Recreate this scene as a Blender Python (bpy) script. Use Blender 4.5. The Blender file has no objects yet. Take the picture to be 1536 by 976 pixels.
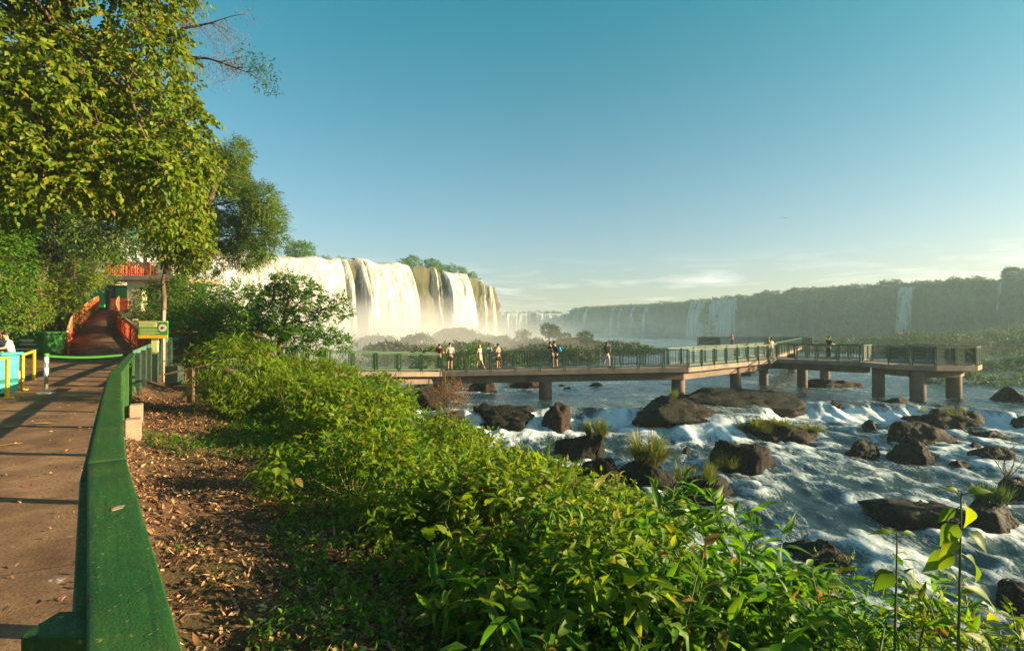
import bpy, bmesh, math, random
import numpy as np
from mathutils import Vector, Matrix

# ------------------------------------------------------------------ camera, light, exposure
S = bpy.context.scene
COL = S.collection
CAM_Z = 1.65
cam_d = bpy.data.cameras.new('camera')
cam_d.lens = 18.0
cam_d.sensor_width = 36.0
cam_d.clip_start = 0.05
cam_d.clip_end = 6000.0
cam = bpy.data.objects.new('camera', cam_d)
COL.objects.link(cam)
cam.location = (0, 0, CAM_Z)
cam.rotation_euler = (math.radians(90 + 0.52), 0, 0)
S.camera = cam

SUN_EL = math.radians(13.5)
SUN_AZ = math.radians(-5.0)            # measured from +x towards +y
to_sun = Vector((math.cos(SUN_EL) * math.cos(SUN_AZ), math.cos(SUN_EL) * math.sin(SUN_AZ), math.sin(SUN_EL)))
sun_d = bpy.data.lights.new('sun', 'SUN')
sun_d.energy = 5.0
sun_d.angle = math.radians(0.5)
sun_d.color = (1.0, 0.775, 0.46)
sun = bpy.data.objects.new('sun', sun_d)
COL.objects.link(sun)
sun.location = (60, 0, 60)
sun.rotation_euler = to_sun.to_track_quat('Z', 'Y').to_euler()

SKY_STRENGTH = 0.051
W = bpy.data.worlds.new('World')
S.world = W
W.use_nodes = True
wt = W.node_tree
wt.nodes.clear()
def wn(t, **k):
    n = wt.nodes.new(t)
    for a, b in k.items():
        setattr(n, a, b)
    return n
def wl(a, b):
    wt.links.new(a, b)
sky = wn('ShaderNodeTexSky', sky_type='NISHITA', sun_disc=False)
sky.sun_elevation = SUN_EL
sky.sun_rotation = math.radians(90) - SUN_AZ
sky.air_density = 1.0
sky.dust_density = 2.2
sky.ozone_density = 1.6
tint = wn('ShaderNodeMix', data_type='RGBA', blend_type='MULTIPLY')
tint.inputs[0].default_value = 1.0
wl(sky.outputs[0], tint.inputs[6])
# thin evening clouds low over the horizon
tc = wn('ShaderNodeTexCoord')
sep = wn('ShaderNodeSeparateXYZ')
wl(tc.outputs['Generated'], sep.inputs[0])
hue = wn('ShaderNodeValToRGB')                      # clear teal overhead, pale and warm at the horizon
wl(sep.outputs['Z'], hue.inputs[0])
e_ = hue.color_ramp.elements
for p_, c_ in ((0.0, (1.28, 1.06, 1.10, 1)), (0.14, (1.10, 1.10, 1.10, 1)), (0.30, (0.46, 1.18, 1.06, 1)), (0.62, (0.01, 1.10, 0.95, 1))):
    n_ = e_[0] if p_ == 0.0 else (e_[1] if p_ == 0.62 else e_.new(p_))
    n_.position = p_; n_.color = c_
side = wn('ShaderNodeMapRange')                     # the glow round the low sun is gentler than a clear-air model's
side.inputs['From Min'].default_value = -0.1; side.inputs['From Max'].default_value = 0.75
side.inputs['To Min'].default_value = 1.06; side.inputs['To Max'].default_value = 0.80
wl(sep.outputs['X'], side.inputs['Value'])
hs = wn('ShaderNodeVectorMath', operation='SCALE')
wl(hue.outputs[0], hs.inputs[0]); wl(side.outputs[0], hs.inputs['Scale'])
wl(hs.outputs[0], tint.inputs[7])
mp = wn('ShaderNodeMapping')
mp.inputs['Scale'].default_value = (4.0, 4.0, 34.0)
wl(tc.outputs['Generated'], mp.inputs[0])
nz = wn('ShaderNodeTexNoise')
nz.inputs['Scale'].default_value = 1.5
nz.inputs['Detail'].default_value = 7.0
nz.inputs['Roughness'].default_value = 0.62
nz.inputs['Distortion'].default_value = 0.5
wl(mp.outputs[0], nz.inputs['Vector'])
cr = wn('ShaderNodeMapRange')
cr.inputs['From Min'].default_value = 0.50
cr.inputs['From Max'].default_value = 0.72
wl(nz.outputs[0], cr.inputs['Value'])
el1 = wn('ShaderNodeMapRange', interpolation_type='SMOOTHSTEP')     # fade in above the horizon
el1.inputs['From Min'].default_value = 0.0
el1.inputs['From Max'].default_value = 0.07
wl(sep.outputs['Z'], el1.inputs['Value'])
el2 = wn('ShaderNodeMapRange', interpolation_type='SMOOTHSTEP')     # and out higher up
el2.inputs['From Min'].default_value = 0.085
el2.inputs['From Max'].default_value = 0.15
el2.inputs['To Min'].default_value = 1.0
el2.inputs['To Max'].default_value = 0.0
wl(sep.outputs['Z'], el2.inputs['Value'])
m1 = wn('ShaderNodeMath', operation='MULTIPLY')
wl(cr.outputs[0], m1.inputs[0]); wl(el1.outputs[0], m1.inputs[1])
m2 = wn('ShaderNodeMath', operation='MULTIPLY')
wl(m1.outputs[0], m2.inputs[0]); wl(el2.outputs[0], m2.inputs[1])
m3 = wn('ShaderNodeMath', operation='MULTIPLY')
wl(m2.outputs[0], m3.inputs[0]); m3.inputs[1].default_value = 0.36
cl = wn('ShaderNodeMix', data_type='RGBA')
wl(m3.outputs[0], cl.inputs[0]); wl(tint.outputs[2], cl.inputs[6])
cl.inputs[7].default_value = (9.6, 8.7, 8.2, 1)
bg = wn('ShaderNodeBackground')
bg.inputs['Strength'].default_value = SKY_STRENGTH
wl(cl.outputs[2], bg.inputs['Color'])
wo = wn('ShaderNodeOutputWorld')
wl(bg.outputs[0], wo.inputs['Surface'])

S.view_settings.view_transform = 'Standard'
S.view_settings.look = 'None'
S.view_settings.exposure = 1.9
S.view_settings.gamma = 1.0
S.view_settings.use_curve_mapping = False
S.render.engine = 'CYCLES'
S.cycles.use_denoising = True
try:
    S.cycles.denoiser = 'OPENIMAGEDENOISE'
except Exception:
    pass
S.cycles.max_bounces = 6
S.cycles.diffuse_bounces = 2
S.cycles.glossy_bounces = 2
S.cycles.transmission_bounces = 3
S.cycles.transparent_max_bounces = 10
S.cycles.volume_bounces = 1
S.cycles.volume_max_steps = 96
S.cycles.caustics_reflective = False
S.cycles.caustics_refractive = False

# ------------------------------------------------------------------ helpers
F_PX, CX, HY = 768.0, 768.0, 495.0       # focal length, centre column and horizon row of the photograph
def at(px, py, Y):
    """A point at depth Y seen at column px, row py of the photograph."""
    return Vector(((px - CX) / F_PX * Y, Y, CAM_Z - (py - HY) / F_PX * Y))

def _hash(ix, iy, iz, seed):
    h = (ix.astype(np.int64) * 374761393 + iy.astype(np.int64) * 668265263 + iz.astype(np.int64) * 2147483647 + seed * 974711) & 0xFFFFFFFF
    h = ((h ^ (h >> 13)) * 1274126177) & 0xFFFFFFFF
    h = ((h ^ (h >> 16)) * 2246822519) & 0xFFFFFFFF
    h = h ^ (h >> 15)
    return (h & 0xFFFFFF) / float(0xFFFFFF)
def vnoise(x, y, z=0.0, seed=0):
    x, y, z = np.broadcast_arrays(np.asarray(x, float), np.asarray(y, float), np.asarray(z, float))
    ix, iy, iz = np.floor(x), np.floor(y), np.floor(z)
    fx, fy, fz = x - ix, y - iy, z - iz
    ux, uy, uz = [f * f * f * (f * (f * 6 - 15) + 10) for f in (fx, fy, fz)]
    r = 0
    for a in (0, 1):
        wx = ux if a else 1 - ux
        for b in (0, 1):
            wy = uy if b else 1 - uy
            for c in (0, 1):
                wz = uz if c else 1 - uz
                r = r + wx * wy * wz * _hash(ix + a, iy + b, iz + c, seed)
    return r * 2 - 1
def fbm(x, y, z=0.0, octv=4, seed=0, gain=0.5, lac=2.03):
    r, a, f = 0, 1.0, 1.0
    for o in range(octv):
        r = r + a * vnoise(np.asarray(x) * f, np.asarray(y) * f, np.asarray(z) * f, seed + o * 17)
        a *= gain; f *= lac
    return r
def sstep(a, b, x):
    t = np.clip((np.asarray(x, float) - a) / (b - a), 0, 1)
    return t * t * (3 - 2 * t)
def nrm(a):
    return a / np.maximum(np.linalg.norm(a, axis=-1, keepdims=True), 1e-9)

def link(o, parent=None):
    COL.objects.link(o)
    if parent is not None:
        o.parent = parent
    return o
def tag(o, label=None, cat=None, group=None, kind=None):
    if label: o['label'] = label
    if cat: o['category'] = cat
    if group: o['group'] = group
    if kind: o['kind'] = kind
    return o
def thing(name, label, cat, loc=(0, 0, 0), rz=0.0, group=None):
    o = bpy.data.objects.new(name, None)
    o.empty_display_size = 0.2
    link(o)
    o.location = loc
    o.rotation_euler = (0, 0, rz)
    return tag(o, label, cat, group)
def copy_tree(o, parent=None):
    c = o.copy()
    COL.objects.link(c)
    if parent is not None:
        c.parent = parent
    for ch in list(o.children):
        copy_tree(ch, c)
    return c

def mk(name, V, faces, mat, parent=None, smooth=False):
    """One mesh object from a vertex array and a list of face arrays (each n x k)."""
    V = np.asarray(V, np.float32)
    me = bpy.data.meshes.new(name)
    faces = [np.asarray(f, np.int32) for f in faces if len(f)]
    nl = sum(f.size for f in faces)
    npoly = sum(len(f) for f in faces)
    me.vertices.add(len(V)); me.vertices.foreach_set('co', V.ravel())
    me.loops.add(nl); me.polygons.add(npoly)
    me.loops.foreach_set('vertex_index', np.concatenate([f.ravel() for f in faces]))
    tot = np.concatenate([np.full(len(f), f.shape[1], np.int32) for f in faces])
    me.polygons.foreach_set('loop_start', np.concatenate([[0], np.cumsum(tot)[:-1]]).astype(np.int32))
    me.update(calc_edges=True)
    me.validate()
    if smooth:
        me.polygons.foreach_set('use_smooth', np.ones(len(me.polygons), bool))
    if mat is not None:
        me.materials.append(mat)
    o = bpy.data.objects.new(name, me)
    return link(o, parent)

def attr(o, name, vals):
    a = o.data.attributes.new(name, 'FLOAT', 'POINT')
    a.data.foreach_set('value', np.asarray(vals, np.float32))

class MB:
    """Collects boxes, bars, tubes and prisms and builds them as ONE mesh."""
    def __init__(s):
        s.V, s.F = [], []
    def add(s, vs, fs):
        n = len(s.V)
        s.V += [tuple(v) for v in vs]
        s.F += [[i + n for i in f] for f in fs]
        return s
    def box(s, c, d, rz=0.0, top=None):
        x, y, z = d[0] / 2, d[1] / 2, d[2] / 2
        t = top or (1, 1)
        v = [(-x, -y, -z), (x, -y, -z), (x, y, -z), (-x, y, -z), (-x * t[0], -y * t[1], z), (x * t[0], -y * t[1], z), (x * t[0], y * t[1], z), (-x * t[0], y * t[1], z)]
        co, si = math.cos(rz), math.sin(rz)
        v = [(c[0] + a * co - b * si, c[1] + a * si + b * co, c[2] + e) for a, b, e in v]
        return s.add(v, [(0, 3, 2, 1), (4, 5, 6, 7), (0, 1, 5, 4), (1, 2, 6, 5), (2, 3, 7, 6), (3, 0, 4, 7)])
    def bar(s, p, q, w, h, up=(0, 0, 1)):
        p, q, up = Vector(p), Vector(q), Vector(up)
        d = (q - p).normalized()
        if abs(d.dot(up)) > 0.98:
            up = Vector((1, 0, 0))
        a = d.cross(up).normalized() * (w / 2)
        b = a.cross(d).normalized() * (h / 2)
        v = [p - a - b, p + a - b, p + a + b, p - a + b, q - a - b, q + a - b, q + a + b, q - a + b]
        return s.add(v, [(0, 1, 2, 3), (7, 6, 5, 4), (4, 5, 1, 0), (5, 6, 2, 1), (6, 7, 3, 2), (7, 4, 0, 3)])
    def tube(s, pts, rad, n=8, cap=True):
        pts = [Vector(p) for p in pts]
        if not hasattr(rad, '__len__'):
            rad = [rad] * len(pts)
        rings, vs, fs = [], [], []
        ref = None
        for i, p in enumerate(pts):
            d = (pts[min(i + 1, len(pts) - 1)] - pts[max(i - 1, 0)]).normalized()
            if ref is None:
                ref = Vector((0, 0, 1)) if abs(d.z) < 0.9 else Vector((1, 0, 0))
            a = d.cross(ref)
            if a.length < 1e-4:
                a = d.cross(Vector((0.3, 1, 0.2)))
            a.normalize()
            b = d.cross(a)
            ref = a.cross(d) * -1 if False else ref
            for k in range(n):
                t = 2 * math.pi * k / n
                vs.append(p + (a * math.cos(t) + b * math.sin(t)) * rad[i])
        for i in range(len(pts) - 1):
            for k in range(n):
                fs.append((i * n + k, i * n + (k + 1) % n, (i + 1) * n + (k + 1) % n, (i + 1) * n + k))
        if cap:
            fs.append(tuple(range(n))[::-1])
            fs.append(tuple(range((len(pts) - 1) * n, len(pts) * n)))
        return s.add(vs, fs)
    def prism(s, poly, z0, z1):
        n = len(poly)
        zz0 = z0 if hasattr(z0, '__len__') else [z0] * n
        zz1 = z1 if hasattr(z1, '__len__') else [z1] * n
        v = [(p[0], p[1], zz0[i]) for i, p in enumerate(poly)] + [(p[0], p[1], zz1[i]) for i, p in enumerate(poly)]
        f = [tuple(range(n))[::-1], tuple(range(n, 2 * n))] + [(i, (i + 1) % n, n + (i + 1) % n, n + i) for i in range(n)]
        return s.add(v, f)
    def ball(s, c, r, nu=10, nv=7):
        r = r if hasattr(r, '__len__') else (r, r, r)
        vs, fs = [], []
        for j in range(nv + 1):
            ph = math.pi * j / nv
            for i in range(nu):
                th = 2 * math.pi * i / nu
                vs.append((c[0] + r[0] * math.sin(ph) * math.cos(th), c[1] + r[1] * math.sin(ph) * math.sin(th), c[2] + r[2] * math.cos(ph)))
        for j in range(nv):
            for i in range(nu):
                fs.append((j * nu + i, (j + 1) * nu + i, (j + 1) * nu + (i + 1) % nu, j * nu + (i + 1) % nu))
        return s.add(vs, fs)
    def build(s, name, mat, parent=None, smooth=False, bevel=0.0):
        me = bpy.data.meshes.new(name)
        me.from_pydata(s.V, [], s.F)
        me.validate()
        if smooth:
            me.polygons.foreach_set('use_smooth', np.ones(len(me.polygons), bool))
        me.materials.append(mat)
        o = link(bpy.data.objects.new(name, me), parent)
        if bevel:
            b = o.modifiers.new('bevel', 'BEVEL'); b.width = bevel; b.segments = 2; b.limit_method = 'ANGLE'
        return o

def grid_mesh(name, xs, ys, Z, mat, parent=None, smooth=True, keep=None):
    X, Y = np.meshgrid(xs, ys)
    V = np.stack([X.ravel(), Y.ravel(), Z.ravel()], 1)
    nx, ny = len(xs), len(ys)
    i = np.arange(nx * ny).reshape(ny, nx)
    Q = np.stack([i[:-1, :-1], i[:-1, 1:], i[1:, 1:], i[1:, :-1]], -1).reshape(-1, 4)
    if keep is not None:
        k = keep.ravel()
        Q = Q[k[Q].any(1)]
    return mk(name, V, [Q], mat, parent, smooth)
def spaced(a, b, near0, near1, step, grow=1.12):
    """Coordinates dense between near0 and near1, growing outside."""
    mid = list(np.arange(near0, near1 + 1e-6, step))
    lo, hi, st = [], [], step
    x = mid[0]
    while x > a:
        st *= grow; x -= st; lo.append(max(x, a))
    st, x = step, mid[-1]
    while x < b:
        st *= grow; x += st; hi.append(min(x, b))
    return np.array(lo[::-1] + mid + hi)

# ------------------------------------------------------------------ materials
class NT:
    def __init__(s, name):
        s.m = bpy.data.materials.new(name)
        s.m.use_nodes = True
        s.t = s.m.node_tree
        s.t.nodes.clear()
        s.out = s.t.nodes.new('ShaderNodeOutputMaterial')
    def n(s, t, ins=None, **k):
        n = s.t.nodes.new(t)
        for a, b in k.items():
            setattr(n, a, b)
        for a, b in (ins or {}).items():
            s.set(n.inputs[a], b)
        return n
    def set(s, sock, v):
        if isinstance(v, bpy.types.NodeSocket):
            s.t.links.new(v, sock)
        elif isinstance(v, bpy.types.Node):
            s.t.links.new(v.outputs[0], sock)
        else:
            if hasattr(v, '__len__') and len(v) == 3 and sock.type == 'RGBA':
                v = (*v, 1)
            sock.default_value = v
    def coord(s, scale=(1, 1, 1), kind='Object', rot=(0, 0, 0)):
        c = s.n('ShaderNodeTexCoord')
        if tuple(scale) == (1, 1, 1) and tuple(rot) == (0, 0, 0):
            return c.outputs[kind]
        return s.n('ShaderNodeMapping', {'Vector': c.outputs[kind], 'Scale': scale, 'Rotation': rot}).outputs[0]
    def noise(s, vec, scale, detail=4.0, rough=0.55, dist=0.0):
        return s.n('ShaderNodeTexNoise', {'Vector': vec, 'Scale': scale, 'Detail': detail, 'Roughness': rough, 'Distortion': dist}).outputs[0]
    def ramp(s, fac, stops, interp='LINEAR'):
        r = s.n('ShaderNodeValToRGB', {'Fac': fac})
        r.color_ramp.interpolation = interp
        e = r.color_ramp.elements
        while len(e) < len(stops):
            e.new(0.5)
        for i, (p, c) in enumerate(stops):
            e[i].position = p
            e[i].color = (*c, 1) if len(c) == 3 else c
        return r.outputs[0]
    def mix(s, fac, a, b, blend='MIX'):
        x = s.n('ShaderNodeMix', data_type='RGBA', blend_type=blend)
        s.set(x.inputs[0], fac); s.set(x.inputs[6], a); s.set(x.inputs[7], b)
        return x.outputs[2]
    def math(s, op, a, b=0.0):
        x = s.n('ShaderNodeMath', operation=op)
        s.set(x.inputs[0], a); s.set(x.inputs[1], b)
        return x.outputs[0]
    def mr(s, v, a, b, c=0.0, d=1.0):
        return s.n('ShaderNodeMapRange', {'Value': v, 'From Min': a, 'From Max': b, 'To Min': c, 'To Max': d}).outputs[0]
    def bump(s, h, strength, dist=0.02):
        return s.n('ShaderNodeBump', {'Height': h, 'Strength': strength, 'Distance': dist}).outputs[0]
    def pbr(s, col, rough=0.6, bump=None, spec=0.4, metal=0.0, extra=None):
        p = s.n('ShaderNodeBsdfPrincipled', {'Base Color': col, 'Roughness': rough, 'Specular IOR Level': spec, 'Metallic': metal})
        if bump is not None:
            s.set(p.inputs['Normal'], bump)
        for a, b in (extra or {}).items():
            s.set(p.inputs[a], b)
        return p
    def end(s, sh):
        s.set(s.out.inputs['Surface'], sh if isinstance(sh, bpy.types.NodeSocket) else sh.outputs[0])
        return s.m

def leaf_mat(name, cols, tr, fac=0.35, rough=0.45, spec=0.3):
    """Leaves: every leaf its own shade; part of the light passes through."""
    b = NT(name)
    g = b.n('ShaderNodeNewGeometry')
    rnd = g.outputs['Random Per Island']
    st = [(0.95 * i / max(len(cols) - 1, 1), c) for i, c in enumerate(cols)] + ([(0.985, (0.17, 0.10, 0.03))] if name in ('leaf_lime', 'leaf_green', 'leaf_tree') else [])
    c = b.ramp(rnd, st)
    big = b.noise(b.coord(), 0.9, 2.0)
    c = b.mix(b.mr(big, 0.3, 0.7, 0.0, 0.5), c, b.mix(1.0, c, (1.2, 1.0, 0.6), 'MULTIPLY'))
    t = b.mix(1.0, c, tr, 'MULTIPLY')
    p = b.pbr(c, rough, None, spec)
    tl = b.n('ShaderNodeBsdfTranslucent', {'Color': t})
    mx = b.n('ShaderNodeMixShader', {0: fac, 1: p.outputs[0], 2: tl.outputs[0]})
    return b.end(mx)

def plain(name, col, rough=0.6, var=0.25, scale=12.0, bump=0.15, spec=0.35, metal=0.0):
    b = NT(name)
    v = b.coord()
    n = b.noise(v, scale, 5.0)
    d = tuple(x * (1 - var) for x in col)
    l = tuple(min(x * (1 + var), 1) for x in col)
    c = b.ramp(n, [(0.3, d), (0.7, l)])
    return b.end(b.pbr(c, b.mr(n, 0.3, 0.7, rough * 0.85, min(rough * 1.15, 1)), b.bump(b.noise(v, scale * 4, 4.0), bump, 0.01), spec, metal))

MT = {}
MT['leaf_lime'] = leaf_mat('leaf_lime', [(0.042, 0.095, 0.006), (0.095, 0.17, 0.008), (0.145, 0.20, 0.010), (0.060, 0.13, 0.008)], (2.4, 2.1, 0.7), 0.45, 0.5, 0.2)
MT['leaf_green'] = leaf_mat('leaf_green', [(0.026, 0.085, 0.008), (0.055, 0.145, 0.010), (0.095, 0.185, 0.010)], (2.2, 2.2, 0.7), 0.43, 0.5, 0.2)
MT['leaf_tree'] = leaf_mat('leaf_tree', [(0.040, 0.085, 0.005), (0.10, 0.16, 0.008), (0.145, 0.19, 0.010), (0.050, 0.115, 0.006), (0.17, 0.16, 0.012)], (2.2, 2.1, 0.6), 0.36, 0.5, 0.2)
MT['leaf_dark'] = leaf_mat('leaf_dark', [(0.020, 0.055, 0.008), (0.040, 0.085, 0.010), (0.070, 0.11, 0.012)], (1.8, 1.7, 0.8), 0.33)
MT['leaf_feather'] = leaf_mat('leaf_feather', [(0.045, 0.10, 0.008), (0.08, 0.15, 0.010), (0.12, 0.17, 0.012)], (2.3, 2.0, 0.7), 0.45)
MT['leaf_far'] = leaf_mat('leaf_far', [(0.030, 0.055, 0.016), (0.045, 0.075, 0.020), (0.065, 0.085, 0.022)], (1.5, 1.4, 0.8), 0.25, 0.7)
MT['leaf_dry'] = leaf_mat('leaf_dry', [(0.16, 0.075, 0.03), (0.22, 0.12, 0.05), (0.10, 0.06, 0.03), (0.26, 0.17, 0.07)], (1.3, 1.0, 0.7), 0.25, 0.8)
MT['litter'] = leaf_mat('litter', [(0.10, 0.045, 0.022), (0.26, 0.13, 0.06), (0.38, 0.22, 0.11), (0.06, 0.032, 0.018), (0.20, 0.10, 0.05), (0.46, 0.30, 0.17)], (1.0, 0.9, 0.7), 0.12, 0.8)
MT['grass'] = leaf_mat('grass', [(0.05, 0.09, 0.012), (0.09, 0.14, 0.015), (0.16, 0.14, 0.03)], (1.8, 1.7, 0.8), 0.38)

def bark_mat():
    b = NT('bark'); v = b.coord((1, 1, 0.25))
    n = b.noise(v, 9.0, 7.0, 0.65)
    c = b.ramp(n, [(0.3, (0.045, 0.030, 0.020)), (0.55, (0.13, 0.085, 0.055)), (0.75, (0.24, 0.17, 0.11))])
    return b.end(b.pbr(c, 0.85, b.bump(n, 0.9, 0.04), 0.2))
MT['bark'] = bark_mat()
MT['stem'] = plain('stem', (0.08, 0.10, 0.03), 0.7)
MT['twig'] = plain('twig', (0.10, 0.065, 0.04), 0.8)

def concrete_mat(name, lo, hi, sc=2.0, warm=True):
    b = NT(name); v = b.coord()
    n1 = b.noise(v, sc, 7.0, 0.62); n2 = b.noise(v, sc * 14, 5.0, 0.7); n3 = b.noise(v, 0.45, 3.0)
    c = b.ramp(n1, [(0.28, lo), (0.72, hi)])
    c = b.mix(b.mr(n2, 0.45, 0.75, 0.0, 0.5), c, tuple(x * 0.5 for x in lo))
    c = b.mix(b.mr(n3, 0.45, 0.65, 0.0, 0.35), c, tuple(x * 0.6 for x in lo))
    return b.end(b.pbr(c, 0.88, b.bump(b.math('ADD', n1, n2), 0.55, 0.02), 0.2))
MT['deck'] = concrete_mat('deck_concrete', (0.20, 0.15, 0.115), (0.33, 0.26, 0.20), 1.6)
MT['pier'] = concrete_mat('pier_concrete', (0.14, 0.105, 0.08), (0.27, 0.20, 0.15), 1.2)
MT['footing'] = concrete_mat('footing_concrete', (0.30, 0.19, 0.13), (0.42, 0.28, 0.20), 3.0)
MT['slab'] = concrete_mat('slab_concrete', (0.22, 0.16, 0.11), (0.32, 0.24, 0.17), 1.2)

def path_mat():
    b = NT('path_concrete'); v = b.coord()
    n1 = b.noise(v, 1.1, 8.0, 0.65); n2 = b.noise(v, 42.0, 4.0, 0.7); n3 = b.noise(v, 7.0, 6.0, 0.7, 0.6)
    c = b.ramp(n1, [(0.32, (0.10, 0.052, 0.028)), (0.52, (0.22, 0.125, 0.066)), (0.72, (0.36, 0.22, 0.12))])
    c = b.mix(b.mr(n2, 0.46, 0.70, 0.0, 0.75), c, (0.05, 0.030, 0.020))
    c = b.mix(b.mr(b.noise(v, 0.55, 6.0, 0.7, 0.8), 0.5, 0.66, 0.0, 0.55), c, (0.07, 0.042, 0.027))
    c = b.mix(b.mr(n3, 0.62, 0.72, 0.0, 0.5), c, (0.40, 0.29, 0.20))
    # worn pale patch on the slab and fine cracks
    at1 = b.n('ShaderNodeAttribute', attribute_name='worn').outputs['Fac']
    c = b.mix(b.mr(b.math('MULTIPLY', at1, b.math('ADD', n3, n2)), 0.55, 0.72), c, (0.50, 0.42, 0.35))
    vo = b.n('ShaderNodeTexVoronoi', {'Vector': b.n('ShaderNodeMixRGB', {0: 0.12, 1: v, 2: b.n('ShaderNodeTexNoise', {'Vector': v, 'Scale': 2.0}).outputs['Color']}).outputs[0], 'Scale': 0.55}, feature='DISTANCE_TO_EDGE')
    c = b.mix(b.mr(vo.outputs['Distance'], 0.0, 0.010, 0.8, 0.0), c, (0.05, 0.03, 0.02))
    return b.end(b.pbr(c, 0.9, b.bump(b.math('ADD', b.math('MULTIPLY', n2, 0.5), n1), 0.6, 0.02), 0.2))
MT['path'] = path_mat()

def ground_mat():
    b = NT('ground_soil'); v = b.coord()
    n1 = b.noise(v, 0.8, 8.0, 0.65); n2 = b.noise(v, 14.0, 6.0, 0.7)
    c = b.ramp(n2, [(0.3, (0.040, 0.022, 0.013)), (0.55, (0.13, 0.072, 0.038)), (0.75, (0.26, 0.16, 0.085))])
    c = b.mix(b.mr(n1, 0.48, 0.66, 0.0, 0.75), c, (0.035, 0.05, 0.012))
    return b.end(b.pbr(c, 0.95, b.bump(n2, 0.9, 0.05), 0.15))
MT['ground'] = ground_mat()

def rock_mat(name, stops, moss=0.0, rough=0.5, sc=1.3):
    b = NT(name); v = b.coord()
    n1 = b.noise(v, sc, 9.0, 0.66, 0.4); n2 = b.noise(v, sc * 9, 6.0, 0.7)
    c = b.ramp(n1, stops)
    c = b.mix(b.mr(n2, 0.5, 0.75, 0.0, 0.55), c, tuple(x * 0.35 for x in stops[0][1]))
    vo = b.n('ShaderNodeTexVoronoi', {'Vector': b.mix(0.25, v, b.n('ShaderNodeTexNoise', {'Vector': v, 'Scale': 2.5}).outputs['Color']), 'Scale': 2.4}, feature='DISTANCE_TO_EDGE').outputs['Distance']
    ck = b.mr(vo, 0.0, 0.05, 1.0, 0.0)
    c = b.mix(b.math('MULTIPLY', ck, 0.7), c, tuple(x * 0.25 for x in stops[0][1]))
    n2 = b.math('SUBTRACT', n2, ck)
    if moss:
        g = b.n('ShaderNodeNewGeometry'); z = b.n('ShaderNodeSeparateXYZ', {0: g.outputs['Normal']}).outputs['Z']
        f = b.math('MULTIPLY', b.mr(z, 0.45, 0.95), b.mr(b.noise(v, 2.2, 6.0), 0.42, 0.6))
        c = b.mix(b.math('MULTIPLY', f, moss), c, (0.06, 0.065, 0.02))
    return b.end(b.pbr(c, b.mr(n1, 0.3, 0.7, rough * 0.8, min(rough * 1.35, 1)), b.bump(b.math('ADD', n1, b.math('MULTIPLY', n2, 0.35)), 1.0, 0.12), 0.18))
MT['rock_dark'] = rock_mat('wet_basalt', [(0.3, (0.005, 0.0035, 0.003)), (0.55, (0.012, 0.008, 0.006)), (0.80, (0.034, 0.020, 0.013))], 0.35, 0.72)
MT['rock_brown'] = rock_mat('dry_basalt', [(0.3, (0.030, 0.020, 0.014)), (0.52, (0.034, 0.019, 0.012)), (0.75, (0.115, 0.064, 0.038))], 0.3, 0.75, 2.0)

def cliff_mat():
    b = NT('cliff_rock'); v = b.coord((1, 1, 0.22))
    n1 = b.noise(v, 0.35, 9.0, 0.68, 0.6); n2 = b.noise(b.coord(), 0.16, 7.0, 0.6); n3 = b.noise(b.coord((0.3, 0.3, 1.0)), 0.5, 5.0, 0.6)
    c = b.ramp(n1, [(0.3, (0.030, 0.019, 0.012)), (0.5, (0.075, 0.048, 0.030)), (0.72, (0.17, 0.115, 0.070))])
    c = b.mix(b.mr(n3, 0.5, 0.7, 0.0, 0.5), c, (0.045, 0.03, 0.02))
    c = b.mix(b.mr(n2, 0.38, 0.56, 0.0, 0.85), c, b.ramp(n1, [(0.3, (0.03, 0.042, 0.010)), (0.7, (0.09, 0.105, 0.022))]))
    return b.end(b.pbr(c, 0.85, b.bump(n1, 1.0, 0.8), 0.25))
MT['cliff'] = cliff_mat()

def green_wood_mat():
    b = NT('green_painted_wood'); v = b.coord((1, 1, 1))
    n1 = b.noise(v, 3.5, 7.0, 0.65); n2 = b.noise(v, 55.0, 3.0, 0.6); n3 = b.noise(v, 16.0, 6.0, 0.75, 1.0)
    n4 = b.noise(b.coord((1, 1, 1)), 120.0, 4.0, 0.7)
    c = b.ramp(n1, [(0.3, (0.010, 0.058, 0.010)), (0.7, (0.026, 0.115, 0.014))])
    c = b.mix(b.mr(n4, 0.5, 0.75, 0.0, 0.6), c, (0.005, 0.022, 0.006))
    c = b.mix(b.mr(b.noise(v, 1.3, 5.0, 0.7), 0.48, 0.70, 0.0, 0.7), c, (0.055, 0.085, 0.012))
    gr = b.noise(b.n('ShaderNodeMapping', {'Vector': b.coord((1, 1, 1), rot=(0, 0, math.radians(-128.5))), 'Scale': (0.8, 22.0, 6.0)}).outputs[0], 3.0, 6.0, 0.75)
    c = b.mix(b.mr(gr, 0.50, 0.66, 0.0, 0.65), c, (0.006, 0.026, 0.007))
    c = b.mix(b.mr(gr, 0.44, 0.36, 0.0, 0.40), c, (0.075, 0.13, 0.03))
    c = b.mix(b.mr(n3, 0.64, 0.70, 0.0, 0.55), c, (0.16, 0.17, 0.03))
    c = b.mix(b.mr(n2, 0.655, 0.69, 0.0, 0.75), c, (0.30, 0.26, 0.07))
    ch = b.n('ShaderNodeAttribute', attribute_name='chip').outputs['Fac']
    c = b.mix(b.mr(b.math('MULTIPLY', ch, b.math('ADD', n3, n2)), 0.95, 1.05), c, (0.50, 0.46, 0.36))
    return b.end(b.pbr(c, b.mr(n3, 0.3, 0.7, 0.42, 0.70), b.bump(b.math('ADD', n4, b.math('MULTIPLY', n3, 0.6)), 0.45, 0.008), 0.3))
MT['green_wood'] = green_wood_mat()
MT['teal_wood'] = plain('weathered_green_board', (0.07, 0.17, 0.11), 0.6, 0.45, 6.0, 0.4)
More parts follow.
